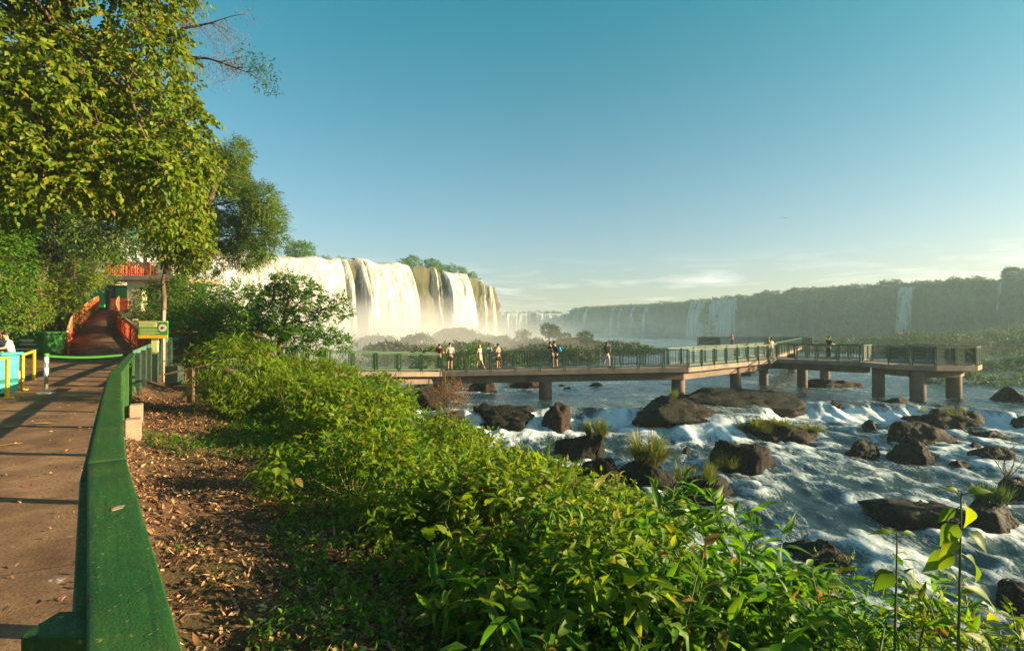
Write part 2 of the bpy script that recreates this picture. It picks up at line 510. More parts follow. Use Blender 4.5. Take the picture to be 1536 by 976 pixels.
MT['dark_wood'] = plain('dark_green_post', (0.022, 0.040, 0.026), 0.7, 0.4, 6.0, 0.4)
MT['brown_wood'] = plain('brown_wood', (0.10, 0.055, 0.033), 0.7, 0.4, 6.0, 0.5)
MT['rail_green'] = plain('railing_green_paint', (0.034, 0.080, 0.036), 0.45, 0.3, 9.0, 0.1)
MT['rail_dark'] = plain('railing_infill_dark', (0.018, 0.034, 0.020), 0.5, 0.3, 9.0, 0.1)
MT['red_paint'] = plain('red_railing_paint', (0.42, 0.060, 0.018), 0.6, 0.35, 4.0, 0.3)
MT['rail_yellow'] = plain('varnished_handrail', (0.45, 0.30, 0.10), 0.45, 0.3, 6.0, 0.2)
MT['yellow'] = plain('yellow_paint', (0.72, 0.42, 0.02), 0.45, 0.2, 8.0, 0.1)
MT['road_yellow'] = plain('worn_yellow_marking', (0.50, 0.30, 0.04), 0.85, 0.5, 9.0, 0.3)
MT['green_plastic'] = plain('green_plastic', (0.030, 0.115, 0.022), 0.45, 0.2, 3.0, 0.05)
MT['teal_plastic'] = plain('teal_plastic', (0.06, 0.40, 0.33), 0.45, 0.15, 3.0, 0.05)
MT['dark_teal'] = plain('dark_teal_print', (0.015, 0.14, 0.13), 0.45, 0.1)
MT['black'] = plain('black_rubber', (0.015, 0.015, 0.015), 0.6, 0.2)
MT['white'] = plain('white_paint', (0.75, 0.74, 0.70), 0.5, 0.06)
MT['sign_green'] = plain('sign_green', (0.045, 0.24, 0.035), 0.5, 0.1)
MT['sign_pale'] = plain('sign_pale_yellow', (0.62, 0.58, 0.22), 0.5, 0.08)
MT['sign_pink'] = plain('sign_badge', (0.70, 0.52, 0.44), 0.5, 0.08)
MT['belt'] = plain('belt_green', (0.07, 0.30, 0.04), 0.6, 0.1)
MT['steel'] = plain('brushed_steel', (0.55, 0.52, 0.46), 0.35, 0.1, 20, 0.05, 0.5, 0.8)
MT['pole'] = plain('grey_pole_paint', (0.36, 0.27, 0.20), 0.5, 0.2)
MT['cream_wall'] = plain('cream_render', (0.50, 0.42, 0.22), 0.85, 0.12, 3.0, 0.2)
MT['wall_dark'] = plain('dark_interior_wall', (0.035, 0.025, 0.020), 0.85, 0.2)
MT['wall_green'] = plain('green_wall_panel', (0.03, 0.30, 0.05), 0.6, 0.1)
MT['beige_cloth'] = plain('beige_cloth', (0.42, 0.24, 0.13), 0.9, 0.25, 8, 0.4)

def cloth(name, col):
    return plain(name, col, 0.9, 0.18, 14.0, 0.3, 0.15)

# ------------------------------------------------------------------ terrain
RAIL = [(-0.30, -6.0), (-0.36, 0.55), (-2.04, 2.56), (-3.73, 4.75), (-6.05, 7.7), (-10.6, 14.3), (-12.9, 18.5), (-14.2, 22.5), (-17.6, 24.6), (-25.0, 34.0), (-32.6, 42.0), (-70.0, 90.0)]
_ry = np.array([p[1] for p in RAIL]); _rx = np.array([p[0] for p in RAIL])
def rail_x(Y):
    return np.interp(Y, _ry, _rx)
def path_z(Y):
    return 0.45 * np.clip((np.asarray(Y, float) - 14.0) / 10.5, 0, 1)
def bank_s(X, Y):
    return (X - rail_x(Y)) * 0.79
LEDGE = [(-30, 26), (-5, 27), (1, 27.3), (3.5, 28.3), (6, 28.3), (8, 26.0), (12, 26.0), (15.5, 31.2), (21.5, 31.0), (24, 30), (27, 28), (33, 27.5), (80, 27)]
_lx = np.array([p[0] for p in LEDGE], float); _ly = np.array([p[1] for p in LEDGE], float)
def ledge_y(X):
    return np.interp(X, _lx, _ly) + 0.75 * fbm(np.asarray(X, float) * 0.43, 3.3, 0, 4, 2, 0.55, 2.37)
def water_z(X, Y):
    d = ledge_y(X) - np.asarray(Y, float)
    return -2.75 - 0.65 * (0.55 * sstep(-0.1, 0.8, d) + 0.45 * sstep(0.3, 1.6 + 1.4 * vnoise(np.asarray(X, float) * 0.37, 1.7, 0, 3) ** 2, d)) - 0.85 * np.clip((d - 0.9) / 16.0, 0, 1.4)
def ground_z(X, Y):
    X = np.asarray(X, float); Y = np.asarray(Y, float)
    s = bank_s(X, Y)
    pz = path_z(Y) + 0.16 * np.clip(Y - 24.5, 0, 20)
    prof = np.interp(s, [-60, -30, -4.4, -4.2, 0.02, 0.35, 4.0, 10.5, 13.5, 20], [9.0, 5.0, 0.05, -0.07, -0.07, -0.28, -0.75, -3.7, -5.2, -5.8])
    keep = np.clip((6.0 - s) / 6.0, 0, 1)
    n = 0.10 * fbm(X * 0.9, Y * 0.9, 0, 3, 3) + 0.03 * fbm(X * 4, Y * 4, 0, 2, 9)
    onp = sstep(-4.6, -4.3, s) * (1 - sstep(0.0, 0.4, s)) * (Y < 25)
    return prof + pz * keep + n * (1 - onp)
def on_water(px, py):
    Y = 20.0
    for _ in range(40):
        X = (px - CX) / F_PX * Y
        Y = 0.5 * Y + 0.5 * (CAM_Z - float(water_z(X, Y))) * F_PX / (py - HY)
    X = (px - CX) / F_PX * Y
    return X, Y, float(water_z(X, Y))

gx = spaced(-2500, 2500, -16, 9, 0.22, 1.13)
gy = spaced(-600, 3000, -2, 26, 0.22, 1.12)
GX, GY = np.meshgrid(gx, gy)
GZ = ground_z(GX, GY)
far = sstep(60, 140, np.hypot(GX, GY))
low_ = sstep(40, 60, GY) * sstep(-62, -40, GX)
GZ = GZ * (1 - low_) - 7.0 * low_
GZ = np.where(GX < -45, GZ * (1 - far) + 4.0 * far, GZ * (1 - far) - 7.0 * far)
tag(grid_mesh('ground', gx, gy, GZ, MT['ground']), kind='structure')

# path: one slab along the railing, with a dropped edge
py_ = np.arange(-5.0, 24.65, 0.15)
t_ = np.concatenate([np.linspace(-4.3, -0.02, 40), [0.03, 0.03]])
PX = rail_x(py_)[:, None] + t_[None, :] / 0.79
PY = np.repeat(py_[:, None], len(t_), 1)
PZ = np.repeat(path_z(py_)[:, None], len(t_), 1) + 0.006 * fbm(PX * 2.0, PY * 2.0, 0, 3, 5)
PZ[:, -1] -= 0.45
i = np.arange(PX.size).reshape(PX.shape)
Q = np.stack([i[:-1, :-1], i[:-1, 1:], i[1:, 1:], i[1:, :-1]], -1).reshape(-1, 4)
path = mk('path', np.stack([PX.ravel(), PY.ravel(), PZ.ravel()], 1), [Q], MT['path'], None, False)
attr(path, 'worn', (np.exp(-(((PX + 3.02) / 0.16) ** 2 + ((PY - 3.45) / 0.15) ** 2)) * 0.80).ravel())
tag(path, kind='structure')
def marking(pts, wdt):
    V, F = [], []
    for k, (px, py, Yd) in enumerate(pts):
        p = at(px, py, Yd)
        V += [(p.x, Yd - wdt / 2, float(path_z(Yd)) + 0.016), (p.x, Yd + wdt / 2, float(path_z(Yd)) + 0.016)]
    for k in range(len(pts) - 1):
        F.append((2 * k, 2 * k + 2, 2 * k + 3, 2 * k + 1))
    o = mk('path_marking', V, [np.array(F)], MT['road_yellow'])
    tag(o, kind='structure')
marking([(-6, 0, 7.25), (8, 0, 7.32), (22, 0, 7.40), (33, 0, 7.42)], 0.09)
marking([(52, 0, 9.0), (66, 0, 9.05), (80, 0, 9.05)], 0.10)
marking([(6, 0, 8.7), (14, 0, 8.75), (23, 0, 8.75)], 0.16)
marking([(100, 0, 14.9), (110, 0, 15.0), (124, 0, 15.0)], 0.22)

# ramp up to the upper terrace
rl = [(-21.2, 24.4, 0.45), (-25.0, 29.0, 1.22), (-28.0, 33.0, 1.90), (-31.4, 38.0, 2.65), (-34.0, 42.0, 3.30)]
rr = [(-17.4, 24.4, 0.45), (-22.0, 29.0, 1.22), (-25.9, 33.5, 1.95), (-29.4, 38.0, 2.65), (-32.3, 42.0, 3.30)]
def poly_at(pts, t):
    f = t * (len(pts) - 1); k = min(int(f), len(pts) - 2); f -= k
    return [pts[k][j] * (1 - f) + pts[k + 1][j] * f for j in range(3)]
V, F = [], []
N_ = 40
for k in range(N_ + 1):
    a, b = poly_at(rl, k / N_), poly_at(rr, k / N_)
    V += [(a[0], a[1], a[2] - 0.35), a, b, (b[0], b[1], b[2] - 0.35)]
for k in range(N_):
    for j in range(3):
        F.append((4 * k + j, 4 * k + j + 1, 4 * k + 5 + j, 4 * k + 4 + j))
    F.append((4 * k + 3, 4 * k, 4 * k + 4, 4 * k + 7))
ramp = mk('ramp_path', V, [np.array(F)], MT['path'])
tag(ramp, kind='structure')

# ------------------------------------------------------------------ rocks in the river (positions first: the water foams round them)
ROCKS = [  # column, foot row, width, height in the photograph's pixels, material, moss top, label
    (642, 613, 108, 46, 'd', 'dark boulder wrapped round the first round pier of the walkway'),
    (664, 652, 92, 44, 'b', 'brown boulder under the dry reddish bush at the shrubs edge'),
    (727, 588, 58, 22, 'b', 'low brown rock behind the first pier, under the deck'),
    (722, 627, 42, 22, 'd', 'small wet dark rock left of the slab carrying the second pier'),
    (765, 640, 118, 30, 'd', 'long dark ledge rock with water dripping over it below the second pier'),
    (834, 646, 66, 44, 'b', 'sunlit brown craggy rock that carries the second pier'),
    (736, 641, 50, 11, 'd', 'flat wet stone in white water beside the shrubs'),
    (872, 690, 100, 62, 'd', 'big dark boulder with grass on its shoulder in front of the deck'),
    (903, 729, 88, 60, 'd', 'round black boulder just behind the tips of the shrubs'),
    (972, 727, 100, 52, 'd', 'mossy stump-like rock under the tall grass tuft'),
    (1110, 706, 116, 62, 'd', 'pointed dark boulder with a sloping right side in mid river'),
    (1052, 757, 124, 48, 'd', 'low dark rock touching the big-leaved shrub tops'),
    (1016, 629, 150, 32, 'd', 'broad dark ledge rock under the third pier'),
    (1092, 607, 200, 34, 'd', 'long dark slanting slab running behind the third pier'),
    (1156, 660, 152, 50, 'd', 'long dark rock with two bright grass patches on top'),
    (790, 583, 64, 15, 'b', 'flat brown rock in the current beyond the second pier'),
    (842, 579, 34, 9, 'd', 'small dark stone under the deck beyond the second pier'),
    (852, 584, 18, 8, 'd', 'tiny dark stone awash between second and third piers'),
    (893, 580, 32, 8, 'd', 'small flat stone awash just left of the third pier ledge'),
    (1238, 581, 108, 20, 'b', 'flat reddish slab at the feet of two slim piers'),
    (1120, 563, 34, 13, 'd', 'small peaked rock seen through under the bend of the deck'),
    (1412, 643, 128, 46, 'd', 'large dark rock with a thin grassy crown under the lookout'),
    (1372, 668, 112, 34, 'd', 'flat-topped dark rock below the large grassy-crowned rock'),
    (1368, 694, 80, 42, 'd', 'dark ridged boulder sloping down to a pale wet edge'),
    (1288, 684, 70, 26, 'd', 'dark oblong rock standing alone in mid rapids'),
    (1303, 643, 32, 15, 'd', 'small lone dark stone below the little water step'),
    (1482, 659, 76, 26, 'd', 'dark rock with water streaking past its left side'),
    (1478, 694, 96, 24, 'd', 'low twin-humped dark rock near the picture edge'),
    (1388, 782, 190, 48, 'd', 'long flat black rock behind the tall leafy stem'),
    (1492, 800, 116, 56, 'd', 'black rock sloping into foam behind the clump of dry twigs'),
    (1524, 748, 60, 34, 'd', 'dark rock holding the dry twig branches at the picture edge'),
    (1218, 842, 140, 34, 'd', 'dark shore rock beside the overhanging shrub branch'),
    (1518, 905, 90, 28, 'd', 'dark rounded rock half hidden by the corner plants'),
    (1516, 603, 64, 34, 'd', 'dark rock beneath the bushes right of the lookout'),
    (1526, 640, 40, 18, 'd', 'small dark rock in the side cascade at the picture edge'),
    (1028, 677, 26, 9, 'd', 'small black stone in foam beside the pointed boulder'),
    (1440, 700, 40, 10, 'd', 'thin dark stone awash left of the twin-humped rock'),
    (1252, 610, 26, 12, 'd', 'black rock tooth in the lip of the little water step'),
    (1336, 604, 44, 12, 'd', 'dark stone splitting the flow below the slim lookout pier'),
    (1455, 676, 34, 14, 'd', 'dark wedge of rock between two white chutes'),
]
rng = np.random.default_rng(7)
ico_cache = {}
def ico(sub):
    if sub not in ico_cache:
        bm = bmesh.new()
        bmesh.ops.create_icosphere(bm, subdivisions=sub, radius=1.0)
        bm.verts.ensure_lookup_table()
        ico_cache[sub] = (np.array([v.co[:] for v in bm.verts]), np.array([[v.index for v in f.verts] for f in bm.faces]))
        bm.free()
    return ico_cache[sub]
def rock_mesh(name, size, seed, mat, parent=None, sub=5, sharp=1.0):
    v, f = ico(sub)
    r = np.random.default_rng(seed)
    p = v.copy()
    for _ in range(13):                              # flat broken faces
        n = nrm(r.normal(size=3) * np.array([1, 1, 0.8]))
        d = r.uniform(0.46, 0.86)
        k = np.maximum(p @ n - d, 0)
        p = p - n * k[:, None] * 0.95
    o = r.uniform(0, 50, 3)
    q = p * 1.6 + o
    h = 0.10 * fbm(q[:, 0], q[:, 1], q[:, 2], 3, seed) + 0.12 * sharp * (0.5 - np.abs(fbm(q[:, 0] * 2.2, q[:, 1] * 2.2, q[:, 2] * 2.2, 4, seed + 5)))
    p = p + v * h[:, None]
    p = p * np.asarray(size)
    return mk(name, p, [f], mat, parent, True)
rock_sites = []
rock_objs = []
for k, (px, py, w, h, m, lab) in enumerate(ROCKS):
    X, Y, Z = on_water(px, py)
    sx = w / F_PX * Y / 2
    top = h / F_PX * Y
    dep = max(min(sx * 0.75, top * 2.6), top * 0.7)
    Yc = Y + dep * 0.55
    X = (px - CX) / F_PX * Yc
    sx *= Yc / Y
    sz = top * 1.05 + 0.35
    z = float(water_z(X, Yc))
    sx *= 1.04; sz = top * 0.82 + 0.30
    o = rock_mesh('boulder', (sx, dep, sz), 100 + k, MT['rock_dark' if m == 'd' else 'rock_brown'], None, 5 if w > 60 else 4)
    o.location = (X, Yc, z - 0.30)
    o.rotation_euler = (0, 0, 0)
    tag(o, lab, 'rock', 'rocks in the rapids')
    rock_sites.append((X, Yc, sx, dep, top))
    rock_objs.append(o)

# ------------------------------------------------------------------ river
wx = np.concatenate([spaced(-60, 10, -12, 10, 0.15, 1.15)[:-1], spaced(10, 900, 10, 38, 0.15, 1.15)])
wy = spaced(-40, 900, 7, 44, 0.13, 1.13)
WX, WY = np.meshgrid(wx, wy)
WZ = water_z(WX, WY)
d_ = ledge_y(WX) - WY
rapid = sstep(-2.0, 1.5, d_)
near = np.exp(-np.clip(WY - 60, 0, None) / 60) * np.exp(-np.clip(np.abs(WX - 12) - 60, 0, None) / 40)
n1 = fbm(WX * 0.55 + 0.6 * vnoise(WX * .3, WY * .3), WY * 0.30, 0, 4, 21)
n2 = fbm(WX * 1.7, WY * 0.9, 0, 3, 33)
ridge = 0.5 - np.abs(fbm(WX * 0.8 + WY * 0.15, WY * 0.45, 0, 4, 41))
n3 = fbm(WX * 3.6, WY * 2.2, 0, 3, 61)
WZ = WZ + near * (0.05 + 0.05 * rapid) * n1 + near * (0.035 + 0.025 * rapid) * n2 + near * (0.008 + 0.018 * rapid) * n3 + near * rapid * 0.09 * ridge
foam = 0.44 * sstep(-0.15, 1.5, n1 + 0.5 * n2) * (0.62 + 0.38 * rapid) + 0.45 * rapid * sstep(0.05, 0.45, ridge) + 0.13
foam += 0.75 * np.exp(-((d_ - 1.3) / 1.2) ** 2) * sstep(-0.9, 0.5, fbm(WX * 0.5, 0, 0, 2, 55) + 0.5)
foam += 0.16 * rapid * sstep(0, 0.8, fbm(WX * 0.16, WY * 0.10, 0, 3, 77))
for (X, Y, sx, dep, top) in rock_sites:
    e = np.sqrt(((WX - X) / (sx + 0.2)) ** 2 + ((WY - Y) / (dep + 0.2)) ** 2)
    foam += 0.42 * np.exp(-((e - 1.02) / 0.12) ** 2) * (0.5 + 0.5 * vnoise(WX * 1.4, WY * 1.4, 0, 5)) * np.exp(-np.clip(WY - 38, 0, None) / 5)
    dn = (Y - dep - WY)                                  # wake trailing downstream
    foam += 0.26 * np.exp(-((WX - X) / (sx * 0.8 + 0.1)) ** 2) * sstep(-0.3, 0.3, dn) * np.exp(-np.clip(dn, 0, None) / 2.0) * sstep(-0.6, 0.6, n2)
    WZ += 0.05 * np.exp(-((e - 1.05) / 0.25) ** 2) * near
def water_mat():
    b = NT('river_water')
    v = b.coord((1.0, 0.34, 0.5), rot=(0, 0, 0.12)); w = b.coord((1.0, 0.40, 1.0), rot=(0, 0, 0.2))
    a = b.n('ShaderNodeAttribute', attribute_name='foam').outputs['Fac']
    n1 = b.noise(v, 2.2, 9.0, 0.68, 0.9); n2 = b.noise(w, 7.0, 8.0, 0.74, 1.2); n3 = b.noise(v, 0.7, 4.0, 0.6, 0.5)
    f = b.math('ADD', a, b.math('MULTIPLY', b.math('SUBTRACT', n1, 0.5), 1.5))
    f = b.math('ADD', f, b.math('MULTIPLY', b.math('SUBTRACT', n2, 0.5), 2.1))
    fac = b.mr(f, 0.26, 1.05)
    deep = b.ramp(n3, [(0.3, (0.006, 0.024, 0.028)), (0.7, (0.020, 0.046, 0.048))])
    c = b.mix(fac, deep, (0.60, 0.69, 0.71))
    rough = b.mr(fac, 0.0, 1.0, 0.16, 0.75)
    h = b.math('ADD', b.math('MULTIPLY', n1, 0.8), b.math('MULTIPLY', n2, 0.45))
    return b.end(b.pbr(c, rough, b.bump(h, 0.8, 0.10), 0.5))
MT['water'] = water_mat()
water = grid_mesh('river_water', wx, wy, WZ, MT['water'], None, True, keep=(bank_s(WX, WY) > 7.0) & ~((WX < -20) & (WY < 40)))
attr(water, 'foam', np.clip(foam, 0, 1.3).ravel())
tag(water, kind='structure')

# ------------------------------------------------------------------ cliffs and waterfalls
class Crest:
    """A cliff's upper edge: position, height and outward direction along its length."""
    def __init__(s, pts, rag=0.5):
        p = np.array(pts, float)
        L = np.concatenate([[0], np.cumsum(np.hypot(np.diff(p[:, 0]), np.diff(p[:, 1])))])
        s.len = L[-1]
        u = np.arange(0, s.len, 1.0)
        q = np.stack([np.interp(u, L, p[:, k]) for k in range(3)], 1)
        k = np.ones(9) / 9
        for j in range(2):
            pad = np.pad(q, ((4, 4), (0, 0)), 'reflect', reflect_type='odd')
            q = np.stack([np.convolve(pad[:, c], k, 'valid') for c in range(3)], 1)
        q[:, 2] += rag * fbm(u * 0.13, 0, 0, 4, 31)
        s.u, s.q = u, q
        d = np.gradient(q[:, :2], axis=0)
        n = np.stack([d[:, 1], -d[:, 0]], 1)
        s.n = nrm(n)
        s.px = CX + F_PX * q[:, 0] / q[:, 1]
    def pos(s, u):
        return np.stack([np.interp(u, s.u, s.q[:, k]) for k in range(3)], -1)
    def nor(s, u):
        return nrm(np.stack([np.interp(u, s.u, s.n[:, k]) for k in range(2)], -1))
    def u_at(s, px, lo=0, hi=None):
        hi = hi or s.len
        m = (s.u >= lo) & (s.u <= hi)
        k = np.argmin(np.abs(s.px[m] - px))
        return float(s.u[m][k])

def cliff_mesh(name, cr, z_bot, rough, seed, back=(2, 5, 12, 30, 80, 200, 420), du=1.0, rows=34, slope=0.10):
    us = np.arange(0, cr.len - 1, du)
    P, Nn = cr.pos(us), cr.nor(us)
    V = []
    for b in back[::-1]:
        z = P[:, 2] - 0.9 + 0.5 * fbm(us * 0.08, b * 0.1, 0, 3, seed) + 0.004 * b
        V.append(np.stack([P[:, 0] - Nn[:, 0] * b, P[:, 1] - Nn[:, 1] * b, z], 1))
    for r in range(rows + 1):
        t = r / rows
        z = P[:, 2] * (1 - t) + z_bot * t + (0.5 * fbm(us * 0.3, 0, 0, 3, seed + 3) if r == 0 else 0)
        o = slope * (P[:, 2] - z) + rough * (0.7 * fbm(us * 0.09, z * 0.05, 0, 4, seed + 7) + 0.8 * (0.4 - np.abs(fbm(us * 0.22, z * 0.04, 0, 4, seed + 11))) + 0.3 * vnoise(us * 0.05, z * 0.55, 0, seed + 13)) * min(1.0, 0.25 + t * 4)
        V.append(np.stack([P[:, 0] + Nn[:, 0] * o, P[:, 1] + Nn[:, 1] * o, z], 1))
    V = np.array(V)
    i = np.arange(V.shape[0] * V.shape[1]).reshape(V.shape[:2])
    Q = np.stack([i[:-1, :-1], i[1:, :-1], i[1:, 1:], i[:-1, 1:]], -1).reshape(-1, 4)
    o = mk(name, V.reshape(-1, 3), [Q], MT['cliff'], None, True)
    return tag(o, kind='structure')
CL = Crest([(-120, 30, 18.5), (-95, 60, 18.5), (-78, 84, 18.2), (-62, 103, 18), (-50, 117, 17.6), (-44, 126, 18.4), (-38, 137, 19.5), (-26, 156, 20.2), (-15, 172, 19.8), (-9, 182, 18.2), (-6.2, 189, 16.8), (-6.5, 198, 15.5), (-16, 222, 15.5), (-60, 270, 15.5), (-160, 330, 15.5)], 0.9)
def cz(px, py, X, Y, trees):
    return CAM_Z + (HY - py) * Y / F_PX - trees
CR = Crest([(-240, 640, 21), (-90, 612, 21), (-22, 606, 21), (66, 604, 21), (66, 570, 22), (63, 520, 22.5), (66, 478, 21.5), (82, 440, 21.5), (100, 403, 20.5), (121, 360, 20.8), (141, 319, 21.5), (158, 284, 24.0), (174, 252, 22.6), (187, 226, 22.8), (200, 200, 21.0), (225, 150, 20), (265, 80, 20), (330, -20, 20), (420, -200, 20)])
cliff_mesh('cliff', CL, -8.0, 2.6, 5, back=(1.5, 4, 9, 20, 50))
cliff_mesh('cliff', CR, -9.0, 4.0, 65, du=1.6, rows=30, slope=0.14)

def fall_mat():
    b = NT('falling_water')
    v = b.coord((1.0, 1.0, 0.055)); v2 = b.coord((1.0, 1.0, 0.16))
    n1 = b.noise(v, 0.75, 8.0, 0.66, 0.25); n2 = b.noise(v2, 2.6, 6.0, 0.7, 0.4); n3 = b.noise(b.coord((1.0, 1.0, 0.035)), 5.0, 5.0, 0.75, 0.3)
    a = b.n('ShaderNodeAttribute', attribute_name='dens').outputs['Fac']
    s = b.math('ADD', b.math('ADD', b.math('MULTIPLY', n1, 0.45), b.math('MULTIPLY', n2, 0.2)), b.math('MULTIPLY', n3, 0.35))
    c = b.ramp(s, [(0.41, (0.15, 0.125, 0.10)), (0.47, (0.29, 0.265, 0.235)), (0.52, (0.40, 0.40, 0.39)), (0.59, (0.57, 0.585, 0.60))])
    al = b.mr(b.math('ADD', a, b.math('MULTIPLY', b.math('SUBTRACT', s, 0.5), 4.2)), 0.15, 0.75)
    p = b.pbr(c, 0.8, b.bump(s, 0.8, 0.7), 0.05)
    tr = b.n('ShaderNodeBsdfTransparent')
    return b.end(b.n('ShaderNodeMixShader', {0: al, 1: tr.outputs[0], 2: p.outputs[0]}))
MT['fall'] = fall_mat()
def waterfall(label, cr, px0, px1, z_bot, out=3.0, lo=0, hi=None, dens=1.0, edge=1.5, drop=0.4, seed=0, du=0.4, foot=0.0, cat='waterfall'):
    u0, u1 = sorted((cr.u_at(px0, lo, hi), cr.u_at(px1, lo, hi)))
    if u1 - u0 < 0.8:
        m = (u0 + u1) / 2; u0, u1 = m - 0.4, m + 0.4
    us = np.linspace(u0, u1, max(8, int((u1 - u0) / du)))
    P, Nn = cr.pos(us), cr.nor(us)
    w = np.minimum(us - u0, u1 - us)
    edge = min(edge * 1.6, (u1 - u0) * 0.3)
    w = w + 0.6 * edge * vnoise(us * 0.9, 0, 0, seed + 9)
    ed = sstep(0, edge, w)
    rows = 40
    V, D = [], []
    ztop = P[:, 2] - drop * 0.6 + 0.35 + 0.25 * vnoise(us * 0.35, 0, 0, seed)
    for r in range(-4, rows + 1):
        if r < 0:
            bck = (-r) * 1.4
            V.append(np.stack([P[:, 0] - Nn[:, 0] * (bck - 1.0), P[:, 1] - Nn[:, 1] * (bck - 1.0), ztop + 0.06 * (-r) + 0.25], 1))
            D.append(ed * dens)
            continue
        t = r / rows
        z = ztop * (1 - t) + z_bot * t
        H = ztop - z
        o = 1.3 + out * (1 - np.exp(-H * 0.28)) * (0.6 + 0.4 * ed) + 0.14 * H * 0.6
        o = o + np.minimum(1, H * 0.4 + 0.1) * (0.75 * fbm(us * 0.28, z * 0.02, 0, 3, seed + 1) + 0.35 * fbm(us * 0.9, z * 0.06, 0, 3, seed + 2) + 0.30 * fbm(us * 2.2, z * 0.22, 0, 2, seed + 4))
        o = o - (1 - ed) * 1.6
        side = (us - (u0 + u1) / 2) / max((u1 - u0) / 2, 0.1) * foot * t * t
        dx = np.stack([-Nn[:, 1], Nn[:, 0]], 1)
        V.append(np.stack([P[:, 0] + Nn[:, 0] * o - dx[:, 0] * side * -1, P[:, 1] + Nn[:, 1] * o - dx[:, 1] * side * -1, z], 1))
        D.append(np.clip((ed * 1.25 - 0.25 * vnoise(us * 0.8, z * 0.12, 0, seed + 6)) * dens * (1.0 - 0.1 * t), 0, 1))
    V, D = np.array(V), np.array(D)
    i = np.arange(V.shape[0] * V.shape[1]).reshape(V.shape[:2])
    Q = np.stack([i[:-1, :-1], i[1:, :-1], i[1:, 1:], i[:-1, 1:]], -1).reshape(-1, 4)
    o = mk('waterfall', V.reshape(-1, 3), [Q], MT['fall'], None, True)
    attr(o, 'dens', D.ravel())
    return tag(o, label, cat, 'waterfalls round the gorge')
LE = CL.u_at(742)
waterfall('broad cream waterfall partly hidden behind the dark branching tree', CL, 120, 521, -8, 3.2, 0, LE, 0.95, 2.0, 0.2, 1)
waterfall('widest sunlit waterfall with thick white curtains left of the mossy rock face', CL, 529, 612, -8, 3.4, 0, LE, 1.0, 1.5, 0.1, 2)
waterfall('narrow ribbon of water at the right edge of the mossy rock face', CL, 644, 651, -8, 1.4, 0, LE, 0.55, 1.2, 0.2, 3)
waterfall('white waterfall spreading out between rock face and last cliff corner', CL, 654, 703, -8, 3.0, 0, LE, 1.0, 1.5, 0.2, 4, foot=3.0)
waterfall('thin trickle down the brown cliff corner, nearer the white curtain', CL, 714, 720, -8, 1.2, 0, LE, 0.42, 1.2, 0.6, 5)
waterfall('thin trickle at the very end of the sunlit cliff', CL, 729, 735, -8, 1.2, 0, LE, 0.45, 1.2, 0.8, 6)
C0 = CR.u_at(850, 300)
waterfall('far bluish wall of falls just right of the sunlit cliff', CR, 700, 796, -9, 4, 0, 420, 0.85, 3.0, 0.6, 7, 0.8)
waterfall('far bluish wall of falls beside the corner of the long shaded cliff', CR, 801, 848, -9, 4, 0, 420, 0.85, 3.0, 0.6, 8, 0.8)
U0 = 420
for k, (a, b, dn, dr, lab) in enumerate([
        (863, 869, 0.55, 1.0, 'faint veil of water nearest the corner of the shaded cliff'),
        (879, 885, 0.50, 2.0, 'faint short veil of water second along the shaded cliff'),
        (920, 926, 0.6, 1.0, 'thin slanting white thread on the shaded cliff, left of a pair'),
        (931, 937, 0.6, 1.5, 'thin slanting white thread on the shaded cliff, right of a pair'),
        (950, 955, 0.5, 2.0, 'faint misty thread just right of the paired threads'),
        (968, 975, 0.5, 2.0, 'faint wide misty thread midway along the shaded cliff'),
        (1036, 1062, 0.9, 2.0, 'ragged white waterfall beside the thick twin curtain on the shaded cliff'),
        (1066, 1109, 0.95, 1.5, 'thick white waterfall with straight right edge on the shaded cliff'),
        (1351, 1372, 0.9, 2.6, 'single tall white waterfall alone on the dark cliff'),
        (1501, 1506, 0.6, 1.0, 'slim waterfall high on the dark cliff near the umbrella tree')]):
    waterfall(lab, CR, a, b, -9 if k < 8 else (-2.5 if k == 8 else 8.0), 2.6, U0, 1200, dn, 1.6, dr, 20 + k, 0.5)

# ------------------------------------------------------------------ green wooden railing along the path
def offset_line(pts, d):
    """The polyline moved d metres to its left (mitred)."""
    p = np.array(pts, float)[:, :2]
    t = nrm(np.diff(p, axis=0))
    n = np.stack([-t[:, 1], t[:, 0]], 1)
    out = []
    for k in range(len(p)):
        a = n[max(k - 1, 0)]; b = n[min(k, len(n) - 1)]
        m = nrm((a + b)[None])[0]
        out.append(p[k] + m * d / max(float(m @ a), 0.5))
    return np.array(out)

